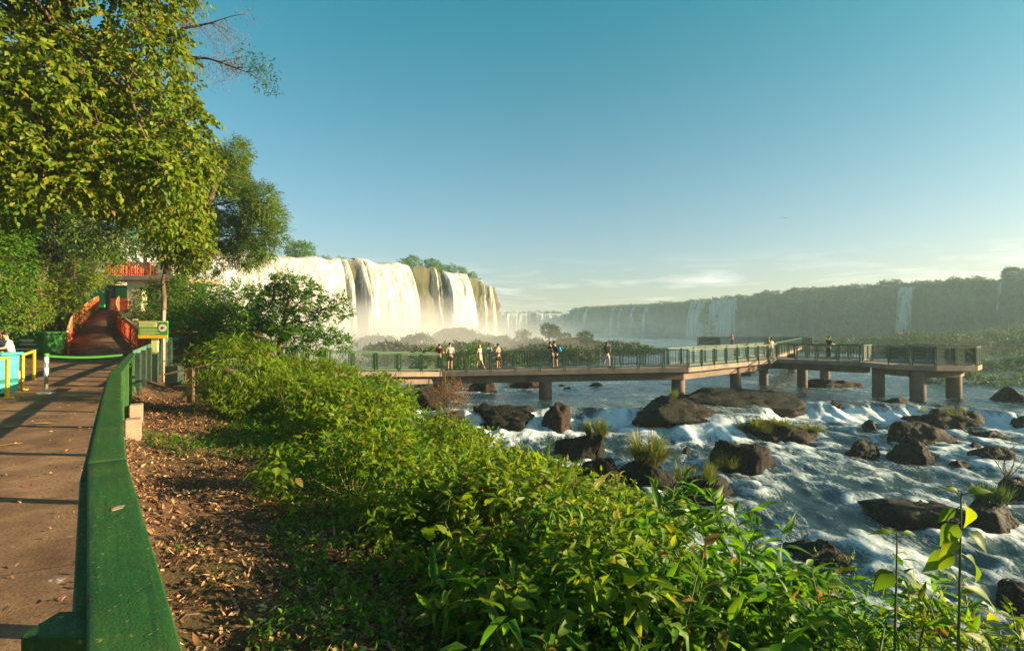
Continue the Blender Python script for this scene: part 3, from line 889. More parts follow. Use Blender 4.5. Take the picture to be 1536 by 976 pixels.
HR = [(-0.27, -2.2, 1.0), (-0.33, 0.52, 1.0), (-2.02, 2.56, 1.0), (-3.71, 4.75, 1.0), (-6.00, 7.75, 1.0), (-10.6, 14.3, 1.02)]
rail = thing('wooden_railing', 'green painted wooden railing with a broad flat top plank beside the path', 'railing', (0, 0, 0))
L_, R_ = offset_line(HR, 0.076), offset_line(HR, -0.076)
def strip_board(name, k, z0, z1, l, r, mat, chip=None):
    """One plank between joints k and k+1, its ends cut to the mitre, a hair short of the next."""
    a0, a1, b0, b1 = l[k], l[k + 1], r[k], r[k + 1]
    g = 0.004
    d = nrm((a1 - a0)[None])[0] * g; e = nrm((b1 - b0)[None])[0] * g
    n = 14
    V, F = [], []
    for j in range(n + 1):
        t = j / n
        pa = (a0 + d) * (1 - t) + (a1 - d) * t; pb = (b0 + e) * (1 - t) + (b1 - e) * t
        rgn = 0.004 * math.sin(k * 7 + j * 1.3)
        for f in np.linspace(0, 1, 7):
            p = pa * (1 - f) + pb * f
            V.append((p[0], p[1], z1 + rgn * 0.4))
        V += [(pb[0], pb[1], z0), (pa[0], pa[1], z0)]
    m = 9
    for j in range(n):
        for q in range(m):
            F.append((j * m + q, j * m + (q + 1) % m, (j + 1) * m + (q + 1) % m, (j + 1) * m + q))
    o = mk(name, V, [np.array(F), np.array([list(range(m))[::-1]]), np.array([list(range(n * m, n * m + m))])], mat, rail)
    bv = o.modifiers.new('bevel', 'BEVEL'); bv.width = 0.006; bv.segments = 2; bv.limit_method = 'ANGLE'; bv.angle_limit = 0.7
    if chip:
        Va = np.array(V)
        c = np.zeros(len(Va))
        for (cx, cy, rr) in chip:
            c += np.exp(-((Va[:, 0] - cx) ** 2 + (Va[:, 1] - cy) ** 2) / rr ** 2) * 1.5
        attr(o, 'chip', c)
    return o
chip_p = at(178, 762, 0.65 * F_PX / (762 - HY))
for k in range(5):
    strip_board('top_plank', k, 0.955, 1.0, L_, R_, MT['green_wood'], [(chip_p.x, chip_p.y, 0.035)] if k == 1 else None)
l2, r2 = offset_line(HR, 0.030), offset_line(HR, -0.030)
la, ra = offset_line(HR, 0.105), offset_line(HR, 0.070)
for k in range(5):
    strip_board('side_board', k, 0.78, 0.915, la, ra, MT['green_wood'])
    strip_board('middle_board', k, 0.44, 0.54, offset_line(HR, 0.045), offset_line(HR, 0.018), MT['green_wood'])
hl = np.array(HR)[:, :2]
cum = np.concatenate([[0], np.cumsum(np.hypot(*np.diff(hl, axis=0).T))])
def on_rail(d, off=0.0):
    x, y = np.interp(d, cum, hl[:, 0]), np.interp(d, cum, hl[:, 1])
    x2, y2 = np.interp(min(d + 0.1, cum[-1]), cum, hl[:, 0]), np.interp(min(d + 0.1, cum[-1]), cum, hl[:, 1])
    x1, y1 = np.interp(max(d - 0.1, 0), cum, hl[:, 0]), np.interp(max(d - 0.1, 0), cum, hl[:, 1])
    a = math.atan2(y2 - y1, x2 - x1)
    return x - math.sin(a) * off, y + math.cos(a) * off, a
for d in (1.2, 3.3, 5.6, 8.3, 10.6, 13.0, 15.0, 17.0, 19.2):
    if d > cum[-1]: break
    x, y, a = on_rail(d, -0.035)
    gz = float(ground_z(np.array([x]), np.array([y]))[0])
    m = MB().box((x, y, (0.953 + gz - 0.2) / 2), (0.11, 0.075, 0.953 - gz + 0.2), a)
    p = m.build('post', MT['green_wood'], rail, False, 0.006)
    if d in (13.0, 15.0):
        x, y, a = on_rail(d, -0.20)
        MB().box((x, y, gz + 0.05), (0.30, 0.22, 0.40), a).build('concrete_footing', MT['footing'], rail, False, 0.012)
q_ = random.Random(6)
for (px_, py_c, sx_, sy_) in ((178, 761, 0.017, 0.030), (184, 771, 0.006, 0.016)):   # paint knocked off the plank
    c = at(px_, py_c, 0.65 * F_PX / (py_c - HY))
    pg = [(c.x + sx_ * math.cos(t) * q_.uniform(.6, 1.2), c.y + sy_ * math.sin(t) * q_.uniform(.6, 1.2)) for t in np.linspace(0, 6.28, 14)[:-1]]
    MB().prism(pg, 1.0005, 1.0022).build('paint_chip', MT['footing'] if sx_ > 0.01 else MT['dark_wood'], rail)
# short cross rail that ends on the path side
cr_ = MB().bar((-0.905, 1.20, 0.945), (-1.10, 1.20, 0.945), 0.10, 0.05, (0, 0, 1))
cr_.build('cross_rail', MT['green_wood'], rail, False, 0.006)
MB().box((-1.0, 1.215, 0.42), (0.11, 0.05, 0.98)).build('cross_post', MT['green_wood'], rail, False, 0.005)

# weathered continuation of the railing towards the footbridge, with dark posts
CR2 = [(-10.75, 14.55), (-12.5, 17.8), (-13.7, 20.4), (-14.1, 22.3)]
r2_ = thing('board_railing', 'weathered grey-green board railing on dark posts beside the sign', 'railing', (0, 0, 0))
for k in range(3):
    a, b = CR2[k], CR2[k + 1]
    za, zb = float(path_z(a[1])), float(path_z(b[1]))
    for h, w in ((0.98, 0.14), (0.60, 0.11), (0.22, 0.12)):
        MB().bar((a[0], a[1], za + h), (b[0], b[1], zb + h), 0.045, w).build('board', MT['teal_wood'], r2_, False, 0.005)
for t in (0.04, 0.33, 0.62, 0.95, 1.25, 1.6, 1.96, 2.5, 2.97):
    k = min(int(t), 2); f = t - k
    x = CR2[k][0] * (1 - f) + CR2[k + 1][0] * f; y = CR2[k][1] * (1 - f) + CR2[k + 1][1] * f
    z = float(path_z(y))
    MB().box((x + 0.11, y, z + 0.36), (0.13, 0.12, 1.22), 0.3).build('post', MT['dark_wood'], r2_, False, 0.008)

# ------------------------------------------------------------------ walkway over the river
# near railing line (with deck height), far railing line 2.1 m behind it
NEAR = [(-13.6, 22.2, -0.02), (-11.9, 22.6, -0.10), (-10.2, 28.0, -0.62), (-4.4, 32.3, -0.98), (11.0, 31.9, -0.68), (20.3, 39.2, -0.55), (23.75, 34.9, -0.50)]
FAR_ = offset_line(NEAR, 2.1)
FAR_ = np.array([(p[0], p[1], NEAR[k][2]) for k, p in enumerate(FAR_)])
FAR_[5] = (20.9, 42.6, -0.55); FAR_[6] = (25.5, 36.2, -0.50)
walk = thing('river_walkway', 'long zigzag concrete walkway on round piers with green railings over the river', 'walkway', (0, 0, 0))
def deck_piece(name, a, b, c, d, up, dn, mat):
    MB().prism([a[:2], b[:2], c[:2], d[:2]], [a[2] + dn, b[2] + dn, c[2] + dn, d[2] + dn], [a[2] + up, b[2] + up, c[2] + up, d[2] + up]).build(name, mat, walk, False, 0.02)
ins = lambda a, b, f: tuple(a[j] * (1 - f) + b[j] * f for j in range(3))
for k in range(6):
    a, b, c, d = NEAR[k], NEAR[k + 1], FAR_[k + 1], FAR_[k]
    deck_piece('deck', a, b, c, d, 0.0, -0.30, MT['deck'])
    if k >= 1:
        a2, b2 = ins(a, d, 0.22), ins(b, c, 0.22)
        d2, c2 = ins(a, d, 0.78), ins(b, c, 0.78)
        deck_piece('beam', a2, b2, c2, d2, -0.303, -0.80 if k != 1 else -0.62, MT['pier'])
# octagonal lookout at the end
OC = (26.55, 33.35); OR_ = 3.25; OZ = -0.50
octa = [(OC[0] + OR_ * math.cos(math.radians(22.5 + 45 * k)), OC[1] + OR_ * 0.93 * math.sin(math.radians(22.5 + 45 * k)), OZ) for k in range(8)]
MB().prism([p[:2] for p in octa], OZ - 0.30, OZ + 0.004).build('lookout_deck', MT['deck'], walk, False, 0.02)
MB().prism([(OC[0] + (p[0] - OC[0]) * 0.72, OC[1] + (p[1] - OC[1]) * 0.72) for p in octa], OZ - 0.75, OZ - 0.303).build('lookout_beam', MT['pier'], walk, False, 0.02)
# far lookout reached from the junction
FB = [(21.2, 41.6, -0.55), (36.5, 64.5, -0.45)]
FBf = offset_line(FB, 2.0)
FBf = [(p[0], p[1], FB[k][2]) for k, p in enumerate(FBf)]
deck_piece('deck', FB[0], FB[1], FBf[1], FBf[0], -0.01, -0.30, MT['deck'])
deck_piece('beam', ins(FB[0], FBf[0], 0.25), ins(FB[1], FBf[1], 0.25), ins(FB[1], FBf[1], 0.75), ins(FB[0], FBf[0], 0.75), -0.313, -0.8, MT['pier'])
FP = [(24.8, 68.5, -0.45), (27.0, 66.2, -0.45), (38.5, 65.6, -0.45), (40.0, 69.0, -0.45), (38.0, 72.0, -0.45), (26.5, 72.0, -0.45)]
MB().prism([p[:2] for p in FP], -0.85, -0.45).build('lookout_deck', MT['deck'], walk, False, 0.02)

railing_no = [0]
def railing(line, style, closed=False, h=1.12, pitch=1.55, skip=(), below=True):
    """One straight run after another: top rail, bottom rail, posts and infill, each its own sub-part."""
    pts = [tuple(p) for p in line] + ([tuple(line[0])] if closed else [])
    for k in range(len(pts) - 1):
        if k in skip:
            continue
        a, b = Vector(pts[k]), Vector(pts[k + 1])
        d = (b - a); L = d.length; d.normalize()
        st = style[k] if isinstance(style, (list, tuple)) else style
        run = MB()
        run.bar(a + Vector((0, 0, h)), b + Vector((0, 0, h)), 0.075, 0.055)
        rr_ = run.build('railing', MT['rail_green'], walk)
        MB().bar(a + Vector((0, 0, 0.12)), b + Vector((0, 0, 0.12)), 0.04, 0.04).build('bottom_rail', MT['rail_green'], rr_)
        n = max(1, round(L / pitch))
        side = Vector((d.y, -d.x, 0)) * 0.035
        for j in range(n + 1):
            p = a + d * (L * j / n)
            for e in ((-0.055, 0.055) if 0 < j < n else ((0.05,) if j == 0 else (-0.05,))):
                q = p + d * e + side
                MB().bar(q + Vector((0, 0, -0.20 if below else 0.0)), q + Vector((0, 0, h - 0.02)), 0.05, 0.05).build('post', MT['rail_green'], rr_)
        for j in range(n):
            p0, p1 = a + d * (L * j / n + 0.11), a + d * (L * (j + 1) / n - 0.11)
            m = MB()
            z0, z1 = 0.17, h - 0.09
            kind = st
            if st == 'mixed':
                kind = 'bars' if j % 2 else 'frame'
            if kind == 'bars':
                q = int((p1 - p0).length / 0.155)
                for i in range(q + 1):
                    x = p0.lerp(p1, i / max(q, 1))
                    m.bar(x + Vector((0, 0, z0)), x + Vector((0, 0, z1 + 0.06)), 0.026, 0.026)
                m.build('railing_bars', MT['rail_dark'], rr_)
            else:
                for (u, v_) in ((0.02, 0.02), (0.98, 0.98)):
                    x = p0.lerp(p1, u)
                    m.bar(x + Vector((0, 0, z0)), x + Vector((0, 0, z1)), 0.045, 0.045)
                m.bar(p0 + Vector((0, 0, z1)), p1 + Vector((0, 0, z1)), 0.035, 0.035)
                m.bar(p0 + Vector((0, 0, z0)), p1 + Vector((0, 0, z0)), 0.035, 0.035)
                ns = 8 if kind == 'lines' else (26 if kind == 'dense' else 15)
                for i in range(1, ns):
                    z = z0 + (z1 - z0) * i / ns
                    m.bar(p0 + Vector((0, 0, z)), p1 + Vector((0, 0, z)), 0.010, 0.010 if kind != 'dense' else 0.022)
                q = int((p1 - p0).length / (0.30 if kind == 'lines' else 0.12))
                if kind != 'frame':
                    for i in range(1, q):
                        x = p0.lerp(p1, i / q)
                        m.bar(x + Vector((0, 0, z0)), x + Vector((0, 0, z1)), 0.008, 0.008)
                m.build('railing_panel', MT['rail_dark' if kind == 'dense' else 'rail_green'], rr_)
inset = lambda line, dd: [(p[0], p[1], line[k][2]) for k, p in enumerate(offset_line(line, dd))]
railing(inset(NEAR, 0.06), ['lines', 'lines', 'lines', 'mixed', 'lines', 'mixed'])
railing(inset([tuple(p) for p in FAR_[:6]], -0.06), ['lines', 'lines', 'lines', 'mixed', 'lines'])
railing([(FAR_[5][0] + 1.0, FAR_[5][1] - 1.9, -0.55), tuple(FAR_[6])], 'lines')
op = [(OC[0] + (p[0] - OC[0]) * 0.975, OC[1] + (p[1] - OC[1]) * 0.975, OZ) for p in octa]
railing(op, 'dense', True, 1.12, 1.3, skip=(3,))
railing(inset(FB, 0.06), 'lines', pitch=2.2)
railing(inset(FP, 0.1), 'dense', True, 1.15, 2.2, skip=(1,))
# round piers
PIERS = [(660, 613, 33.2, 0.42), (818, 609, 33.0, 0.42), (1017, 592, 33.0, 0.42), (1103, 588, 36.8, 0.38), (1145, 574, 40.6, 0.34), (1203, 576, 39.6, 0.36), (1237, 563, 45.5, 0.40), (1317, 586, 34.2, 0.36), (1376, 596, 31.9, 0.42), (1430, 591, 33.6, 0.42), (1188, 551, 55.0, 0.40), (1105, 537, 68.5, 0.4), (1190, 536, 68.5, 0.4)]
for (px, py, Y, r) in PIERS:
    X = (px - CX) / F_PX * Y
    zb = float(water_z(X, Y)) - 0.7
    m = MB().tube([(X, Y, zb), (X, Y, -1.0), (X, Y, -0.86)], [r, r, r * 1.02], 24)
    m.build('pier', MT['pier'], walk, True).data.polygons.foreach_set
for o in walk.children:
    if o.name.startswith('pier'):
        for p in o.data.polygons:
            p.use_smooth = len(p.vertices) == 4
# dead vine hanging from the deck corner
m = MB()
for k in range(5):
    x = -4.35 + 0.05 * k; 
    m.tube([(x, 32.2, -0.9), (x + 0.08 * math.sin(k), 32.15, -1.8), (x + 0.02, 32.1, -2.6 - 0.15 * k)], [0.018, 0.014, 0.008], 5)
v = m.build('hanging_vine', MT['leaf_dry'])
tag(v, 'dry brown vine hanging from the walkway deck beside the first pier', 'vine')

# ------------------------------------------------------------------ red ramp railings and the terrace building
def red_railing(pts, lab, n_post, step=0.30):
    t = thing('ramp_railing', lab, 'railing', (0, 0, 0), 0, 'red railings of the ramp')
    N = len(pts)
    top = [(p[0], p[1], p[2] + 1.12) for p in pts]
    MB().tube(top, 0.055, 8).build('handrail', MT['rail_yellow'], t, True)
    for k in range(N - 1):
        a, b = Vector(pts[k]), Vector(pts[k + 1])
        MB().bar(a + Vector((0, 0, 1.00)), b + Vector((0, 0, 1.00)), 0.05, 0.11).build('upper_board', MT['red_paint'], t)
        MB().bar(a + Vector((0, 0, 0.10)), b + Vector((0, 0, 0.10)), 0.05, 0.16).build('lower_board', MT['red_paint'], t)
    L = sum((Vector(pts[k + 1]) - Vector(pts[k])).length for k in range(N - 1))
    q = int(L / step)
    m = MB()
    for i in range(q + 1):
        f = i / q * (N - 1); k = min(int(f), N - 2); f -= k
        p = Vector(pts[k]).lerp(Vector(pts[k + 1]), f); d = (Vector(pts[k + 1]) - Vector(pts[k])).normalized() * (step * 0.36)
        m.bar(p - d + Vector((0, 0, 0.55)), p + d + Vector((0, 0, 0.55)), 0.03, 0.88)
    m.build('board_panel', MT['red_paint'], t)
    for i in range(n_post):
        f = i / (n_post - 1) * (N - 1); k = min(int(f), N - 2); f -= k
        p = Vector(pts[k]).lerp(Vector(pts[k + 1]), f)
        MB().bar(p + Vector((0, 0, -0.1)), p + Vector((0, 0, 1.08)), 0.12, 0.12).build('post', MT['red_paint'], t)
    return t
def seg(pts, n):
    return [tuple(poly_at(pts, k / n)) for k in range(n + 1)]
red_railing(seg(rl, 9), 'red board railing with yellow handrail on the dumpster side of the ramp', 10)
rr2 = [(-14.6, 23.9, 0.42), (-16.6, 24.1, 0.44), (-18.4, 25.2, 0.6)] + [tuple(poly_at(rr, t)) for t in (0.28, 0.45, 0.62, 0.75, 0.87, 1.0)]
red_railing(rr2, 'red board railing with yellow handrail curving down behind the sign', 11)
up = [(-32.0, 43.2, 3.32), (-31.6, 44.8, 3.34)]
BZ = 3.30
bld = thing('terrace_building', 'raised concrete terrace with red balcony railing and a cream pillar at the ramp top', 'building', (0, 0, 0))
bx0, bx1, by = -36.4, -30.4, 46.0
MB().box(((bx0 + bx1) / 2 + 0.3, by + 3.2, 6.35), (bx1 - bx0 + 0.8, 6.6, 0.42)).build('balcony_slab', MT['slab'], bld, False, 0.02)
MB().box(((bx0 + bx1) / 2 - 2.0, by + 3.4, BZ - 0.25), (bx1 - bx0 + 4.5, 9.4, 0.5)).build('floor_slab', MT['deck'], bld)
MB().box((-34.1, by + 0.55, (BZ + 6.12) / 2), (1.35, 0.7, 6.12 - BZ)).build('pillar', MT['cream_wall'], bld, False, 0.02)
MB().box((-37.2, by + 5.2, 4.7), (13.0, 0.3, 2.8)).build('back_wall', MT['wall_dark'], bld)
for (x, w, y) in ((-38.9, 1.1, 2.2), (-37.2, 1.2, 2.8)):
    MB().box((x, by + y, 4.75), (w, 0.12, 1.9)).build('green_panel', MT['wall_green'], bld)
MB().box((-39.9, by + 2.2, 4.9), (0.55, 0.15, 1.6)).build('light_panel', MT['teal_plastic'], bld)
MB().box((-38.0, by + 2.55, 4.7), (0.35, 0.2, 2.4)).build('door_post', MT['brown_wood'], bld)
def balcony_run(a, b):
    a, b = Vector(a), Vector(b); d = b - a; L = d.length; d.normalize()
    MB().bar(a + Vector((0, 0, 1.1)), b + Vector((0, 0, 1.1)), 0.09, 0.09).build('balcony_rail', MT['red_paint'], bld)
    MB().bar(a + Vector((0, 0, 0.12)), b + Vector((0, 0, 0.12)), 0.06, 0.08).build('balcony_rail', MT['red_paint'], bld)
    m = MB()
    for k in range(int(L / 0.26) + 1):
        p = a + d * (k * 0.26)
        m.bar(p + Vector((0, 0, 0.12)), p + Vector((0, 0, 1.08)), 0.10, 0.05)
    m.build('balcony_slats', MT['red_paint'], bld)
    for k in range(int(L / 1.9) + 1):
        p = a + d * (k * 1.9)
        MB().bar(p, p + Vector((0, 0, 1.16)), 0.16, 0.16).build('balcony_post', MT['red_paint'], bld)
balcony_run((bx0, by + 0.05, 6.56), (bx1 + 0.4, by + 0.05, 6.56))
balcony_run((bx0, by + 0.3, 6.56), (bx0, by + 5.5, 6.56))
MB().box((-34.2, by + 4.6, 8.0), (1.5, 0.3, 2.6)).build('upper_wall', MT['teal_plastic'], bld)
for k in range(1, 6):
    x = -33.9 + k * 0.42
MB().bar((-34.15, 43.6, 3.85), (-32.7, 43.6, 3.85), 0.06, 1.0).build('landing_railing', MT['red_paint'], bld)
# drystone wall right of the pillar
sw = MB()
r0 = random.Random(4)
for z in np.arange(3.4, 6.0, 0.3):
    x = -32.3 + r0.uniform(0, .3)
    while x < -29.6:
        w_ = r0.uniform(0.35, 0.7)
        sw.box((x + w_ / 2, by + 1.0 + r0.uniform(-.04, .04), z + 0.14), (w_ - 0.03, 0.5, 0.27))
        x += w_
sw.build('stone_wall', MT['footing'], bld, False, 0.03)

# ------------------------------------------------------------------ signs, bins, barriers
p = at(230, 507, 16.6)
sg = thing('trail_sign', 'green and pale yellow information sign with a round badge on a wooden post', 'sign', (p.x, 16.6, 0.0), 0.10)
MB().box((0, 0, 1.66), (0.90, 0.04, 0.56)).build('sign_board', MT['sign_green'], sg, False, 0.006)
MB().box((0, -0.024, 1.435), (0.885, 0.008, 0.105)).build('yellow_band', MT['yellow'], sg)
MB().box((0, -0.024, 1.925), (0.90, 0.02, 0.03)).build('sign_edge', MT['sign_pale'], sg)
m = MB()
m.prism([(-0.42, -0.0285), (-0.42, -0.021), (0.12, -0.021), (0.12, -0.0285)], 1.75, 1.895)
m.build('title_block', MT['sign_pale'], sg)
rl_ = random.Random(3)
m = MB()
for (z, x1, hh) in ((1.845, 0.05, 0.022), (1.795, 0.0, 0.022)):           # lines too small to read in the photograph
    x = -0.38
    while x < x1:
        w_ = rl_.uniform(0.012, 0.03)
        m.box((x + w_ / 2, -0.0295, z), (w_, 0.003, hh)); x += w_ + 0.010
m.build('title_lettering', MT['sign_green'], sg)
m = MB()
for (z, x1) in ((1.69, 0.12), (1.645, 0.16), (1.60, 0.12), (1.555, 0.2), (1.515, 0.05)):
    x = -0.40
    while x < x1:
        w_ = rl_.uniform(0.010, 0.026)
        m.box((x + w_ / 2, -0.0225, z), (w_, 0.004, 0.020)); x += w_ + 0.008
m.build('text_lines', MT['sign_pale'], sg)
m = MB(); m.tube([(0.29, -0.021, 1.72), (0.29, -0.030, 1.72)], 0.12, 28); m.build('badge', MT['sign_pink'], sg)
m = MB(); m.tube([(0.29, -0.031, 1.72), (0.29, -0.034, 1.72)], 0.045, 18); m.box((0.34, -0.033, 1.735), (0.05, 0.004, 0.02)); m.build('badge_emblem', MT['brown_wood'], sg)
MB().box((0.02, 0.06, 1.15), (0.20, 0.07, 0.55)).build('post', MT['sign_pale'], sg, False, 0.008)
MB().box((0.02, 0.07, 0.45), (0.21, 0.09, 1.0)).build('dark_post', MT['dark_wood'], sg, False, 0.008)
p = at(245.5, 572, 17.1)
pl = thing('marker_pole', 'tall thin grey-brown pole standing just behind the green sign', 'pole', (p.x, 17.1, 0.02))
MB().tube([(0, 0, -0.1), (0, 0, 2.30)], 0.045, 12).build('pole', MT['pole'], pl, True)
MB().tube([(0, 0, 2.30), (0, 0, 2.32)], 0.052, 12).build('pole_cap', MT['dark_wood'], pl, True)
p = at(287, 586, 14.2)
lz = float(ground_z(np.array([p.x]), np.array([14.2]))[0])
lc = thing('display_lectern', 'slanted brown display board on a single wooden post by the bushes', 'display board', (p.x, 14.2, lz))
MB().box((0, 0, 0.5), (0.15, 0.13, 1.1)).build('post', MT['brown_wood'], lc, False, 0.01)
V_ = [(-0.52, -0.35, 0.92), (0.42, -0.05, 1.16), (0.46, 0.45, 1.20), (-0.45, 0.30, 0.98)]
MB().add(V_ + [(a, b, c - 0.05) for a, b, c in V_], [(0, 1, 2, 3), (7, 6, 5, 4), (0, 4, 5, 1), (1, 5, 6, 2), (2, 6, 7, 3), (3, 7, 4, 0)]).build('display_panel', MT['brown_wood'], lc, False, 0.006)
p = at(262, 567, 16.2)
MB_ = MB().box((p.x, 16.2, 0.22), (0.42, 0.30, 0.62)).build('utility_box', MT['dark_wood'], None, False, 0.02)
tag(MB_, 'small dark green utility box behind the slanted display board', 'box')

# dumpster
p = at(58, 530, 23.2)
dm = thing('dumpster', 'large green wheeled waste container with white lettering at the foot of the ramp', 'dumpster', (p.x, 23.2, float(path_z(23.2))), -0.12)
MB().box((0, 0, 0.62), (1.62, 0.92, 0.92), 0, (1.10, 1.10)).build('body', MT['green_plastic'], dm, False, 0.03)
m = MB()
m.box((0, 0, 1.115), (1.92, 1.10, 0.07)); m.box((0, 0.05, 1.175), (1.80, 0.95, 0.05), 0, (0.9, 0.9))
m.build('lid', MT['green_plastic'], dm, False, 0.02)
m = MB()
for x in np.linspace(-0.7, 0.7, 7):
    m.box((x, -0.485, 0.98), (0.05, 0.06, 0.14))
m.build('rim_ribs', MT['green_plastic'], dm)
def letter_row(z, x0, x1, h, w, gap, seed):
    rr = random.Random(seed); x = x0
    mm = MB()
    while x < x1:
        ww = rr.uniform(0.7, 1.1) * w
        y = -0.478 - (z - 0.62) * 0.05
        mm.box((x + ww / 2, y, z), (ww, 0.012, h)); x += ww + gap
    return mm
letter_row(0.83, -0.36, 0.34, 0.13, 0.075, 0.022, 1).build('lettering', MT['white'], dm)
letter_row(0.63, -0.42, 0.40, 0.05, 0.04, 0.014, 2).build('lettering', MT['white'], dm)
letter_row(0.73, -0.25, 0.25, 0.045, 0.04, 0.014, 4).build('lettering', MT['sign_pale'], dm)
letter_row(0.42, -0.58, 0.55, 0.085, 0.06, 0.018, 3).build('lettering', MT['white'], dm)
for sx in (-0.62, 0.62):
    for sy in (-0.3, 0.3):
        w_ = MB().tube([(sx - 0.03, sy, 0.09), (sx + 0.03, sy, 0.09)], 0.09, 14).build('wheel', MT['black'], dm, True)

# belt stanchion with its belt
p = at(70, 590, 13.35)
q = at(182, 533, 13.9)
st = thing('belt_stanchion', 'slim white and green barrier post with a striped belt across the path', 'barrier post', (p.x, 13.35, 0.0))
MB().tube([(0, 0, 0.0), (0, 0, 0.025), (0, 0, 0.05)], [0.20, 0.19, 0.05], 24).build('base', MT['steel'], st, True)
MB().tube([(0, 0, 0.04), (0, 0, 0.98)], 0.045, 14).build('post', MT['steel'], st, True)
MB().tube([(0, 0, 0.98), (0, 0, 1.04)], 0.055, 14).build('cap', MT['belt'], st, True)
for z in (0.88, 0.60):
    MB().tube([(0, 0, z - 0.09), (0, 0, z + 0.07)], 0.048, 14).build('label_band', MT['white'], st, True)
dx, dy = q.x - p.x, 0.55
bl = MB()
n = 16
for k in range(n):
    f0, f1 = k / n, (k + 1) / n
    z0, z1 = [0.985 - 0.05 * math.sin(math.pi * f) - 0.01 for f in (f0, f1)]
    bl.bar((dx * f0 + 0.04, dy * f0, z0), (dx * f1 + 0.04, dy * f1, z1), 0.006, 0.055)
b_ = bl.build('belt', MT['belt'], st)
m = MB()
for f in (0.1, 0.42, 0.70):
    m.bar((dx * f, dy * f - 0.006, 0.972 - 0.05 * math.sin(math.pi * f)), (dx * (f + 0.07), dy * (f + 0.07) - 0.006, 0.972 - 0.05 * math.sin(math.pi * (f + .035))), 0.008, 0.050)
m.build('belt_print', MT['white'], b_)

def yellow_hoop(a, b, lab):
    a, b = Vector(a), Vector(b)
    t = thing('yellow_barrier', lab, 'barrier', (a.x, a.y, a.z), 0, 'yellow hoop barriers')
    d = b - a
    MB().bar((0, 0, 0), (0, 0, 1.0), 0.065, 0.065).build('leg', MT['yellow'], t, False, 0.01)
    MB().bar(d, d + Vector((0, 0, 1.0)), 0.065, 0.065).build('leg', MT['yellow'], t, False, 0.01)
    MB().bar((0, 0, 0.97), d + Vector((0, 0, 0.97)), 0.066, 0.066).build('top_bar', MT['yellow'], t, False, 0.01)
    for o in (Vector((0, 0, 0)), d):
        MB().box((o.x, o.y, 0.012 + o.z), (0.17, 0.17, 0.02)).build('foot_plate', MT['yellow'], t)
h1 = at(34.5, 585, 14.1); h2 = at(51.5, 574, 16.0)
yellow_hoop((h1.x, 14.1, 0.0), (h2.x, 16.0, 0.03), 'yellow hoop barrier between the belt post and the person')
h1 = at(11.5, 598, 12.4); h2 = at(-22, 598, 12.2)
yellow_hoop((h1.x, 12.4, 0.0), (h2.x, 12.2, 0.0), 'yellow hoop barrier in front of the turquoise bin')

# turquoise bin
p = at(2, 594, 13.0)
tb = thing('recycling_bin', 'turquoise bin with dark printed bands behind the yellow barrier', 'bin', (p.x - 0.12, 13.0, 0.0), 0.1)
MB().box((0, 0, 0.53), (0.60, 0.55, 0.96), 0, (1.08, 1.08)).build('body', MT['teal_plastic'], tb, False, 0.03)
MB().box((0.02, 0, 1.05), (0.82, 0.70, 0.07), 0, (0.92, 0.92)).build('lid', MT['teal_plastic'], tb, False, 0.03)
MB().box((0, 0, 0.72), (0.628, 0.578, 0.13)).build('printed_band', MT['dark_teal'], tb)
MB().box((0, 0, 0.36), (0.618, 0.566, 0.10)).build('printed_band', MT['dark_teal'], tb)
# large beige sack beside it
bm_ = rock_mesh('sack', (0.38, 0.33, 0.62), 71, MT['beige_cloth'], None, 4, 0.6)
bm_.location = (at(10, 560, 14.4).x - 0.1, 14.4, 0.55)
tag(bm_, 'bulky beige cloth sack between the turquoise bin and the person', 'sack')
bm2 = rock_mesh('sack', (0.30, 0.28, 0.42), 73, MT['beige_cloth'], None, 4, 0.6)
bm2.location = (at(22, 560, 14.9).x, 14.9, 0.33)
tag(bm2, 'smaller crumpled beige sack at the feet of the person in the patterned shirt', 'sack')

# ------------------------------------------------------------------ people
SKIN = plain('skin', (0.42, 0.24, 0.16), 0.6, 0.08, 8, 0.05)
HAIR = plain('dark_hair', (0.022, 0.014, 0.010), 0.6, 0.2, 30, 0.3)
HAIR2 = plain('fair_hair', (0.30, 0.19, 0.09), 0.6, 0.2, 30, 0.3)
SHOE = plain('shoe', (0.10, 0.09, 0.085), 0.7, 0.2)
EYE = plain('eye', (0.02, 0.015, 0.012), 0.3, 0.1)
CLOTHS = {}
def cloth_of(c):
    if c not in CLOTHS:
        CLOTHS[c] = cloth('cloth_%d' % len(CLOTHS), c)
    return CLOTHS[c]
def skin_obj(name, J, E, R, mat, parent, root=0, sub=2):
    me = bpy.data.meshes.new(name)
    me.from_pydata([tuple(j) for j in J], E, [])
    me.materials.append(mat)
    o = link(bpy.data.objects.new(name, me), parent)
    md = o.modifiers.new('skin', 'SKIN'); md.use_smooth_shade = True
    if not me.skin_vertices:
        me.skin_vertices.new()
    sv = me.skin_vertices[0].data
    for k, r in enumerate(R):
        sv[k].radius = r if hasattr(r, '__len__') else (r, r)
        sv[k].use_root = (k == root)
    s = o.modifiers.new('subsurf', 'SUBSURF'); s.levels = sub; s.render_levels = sub
    return o
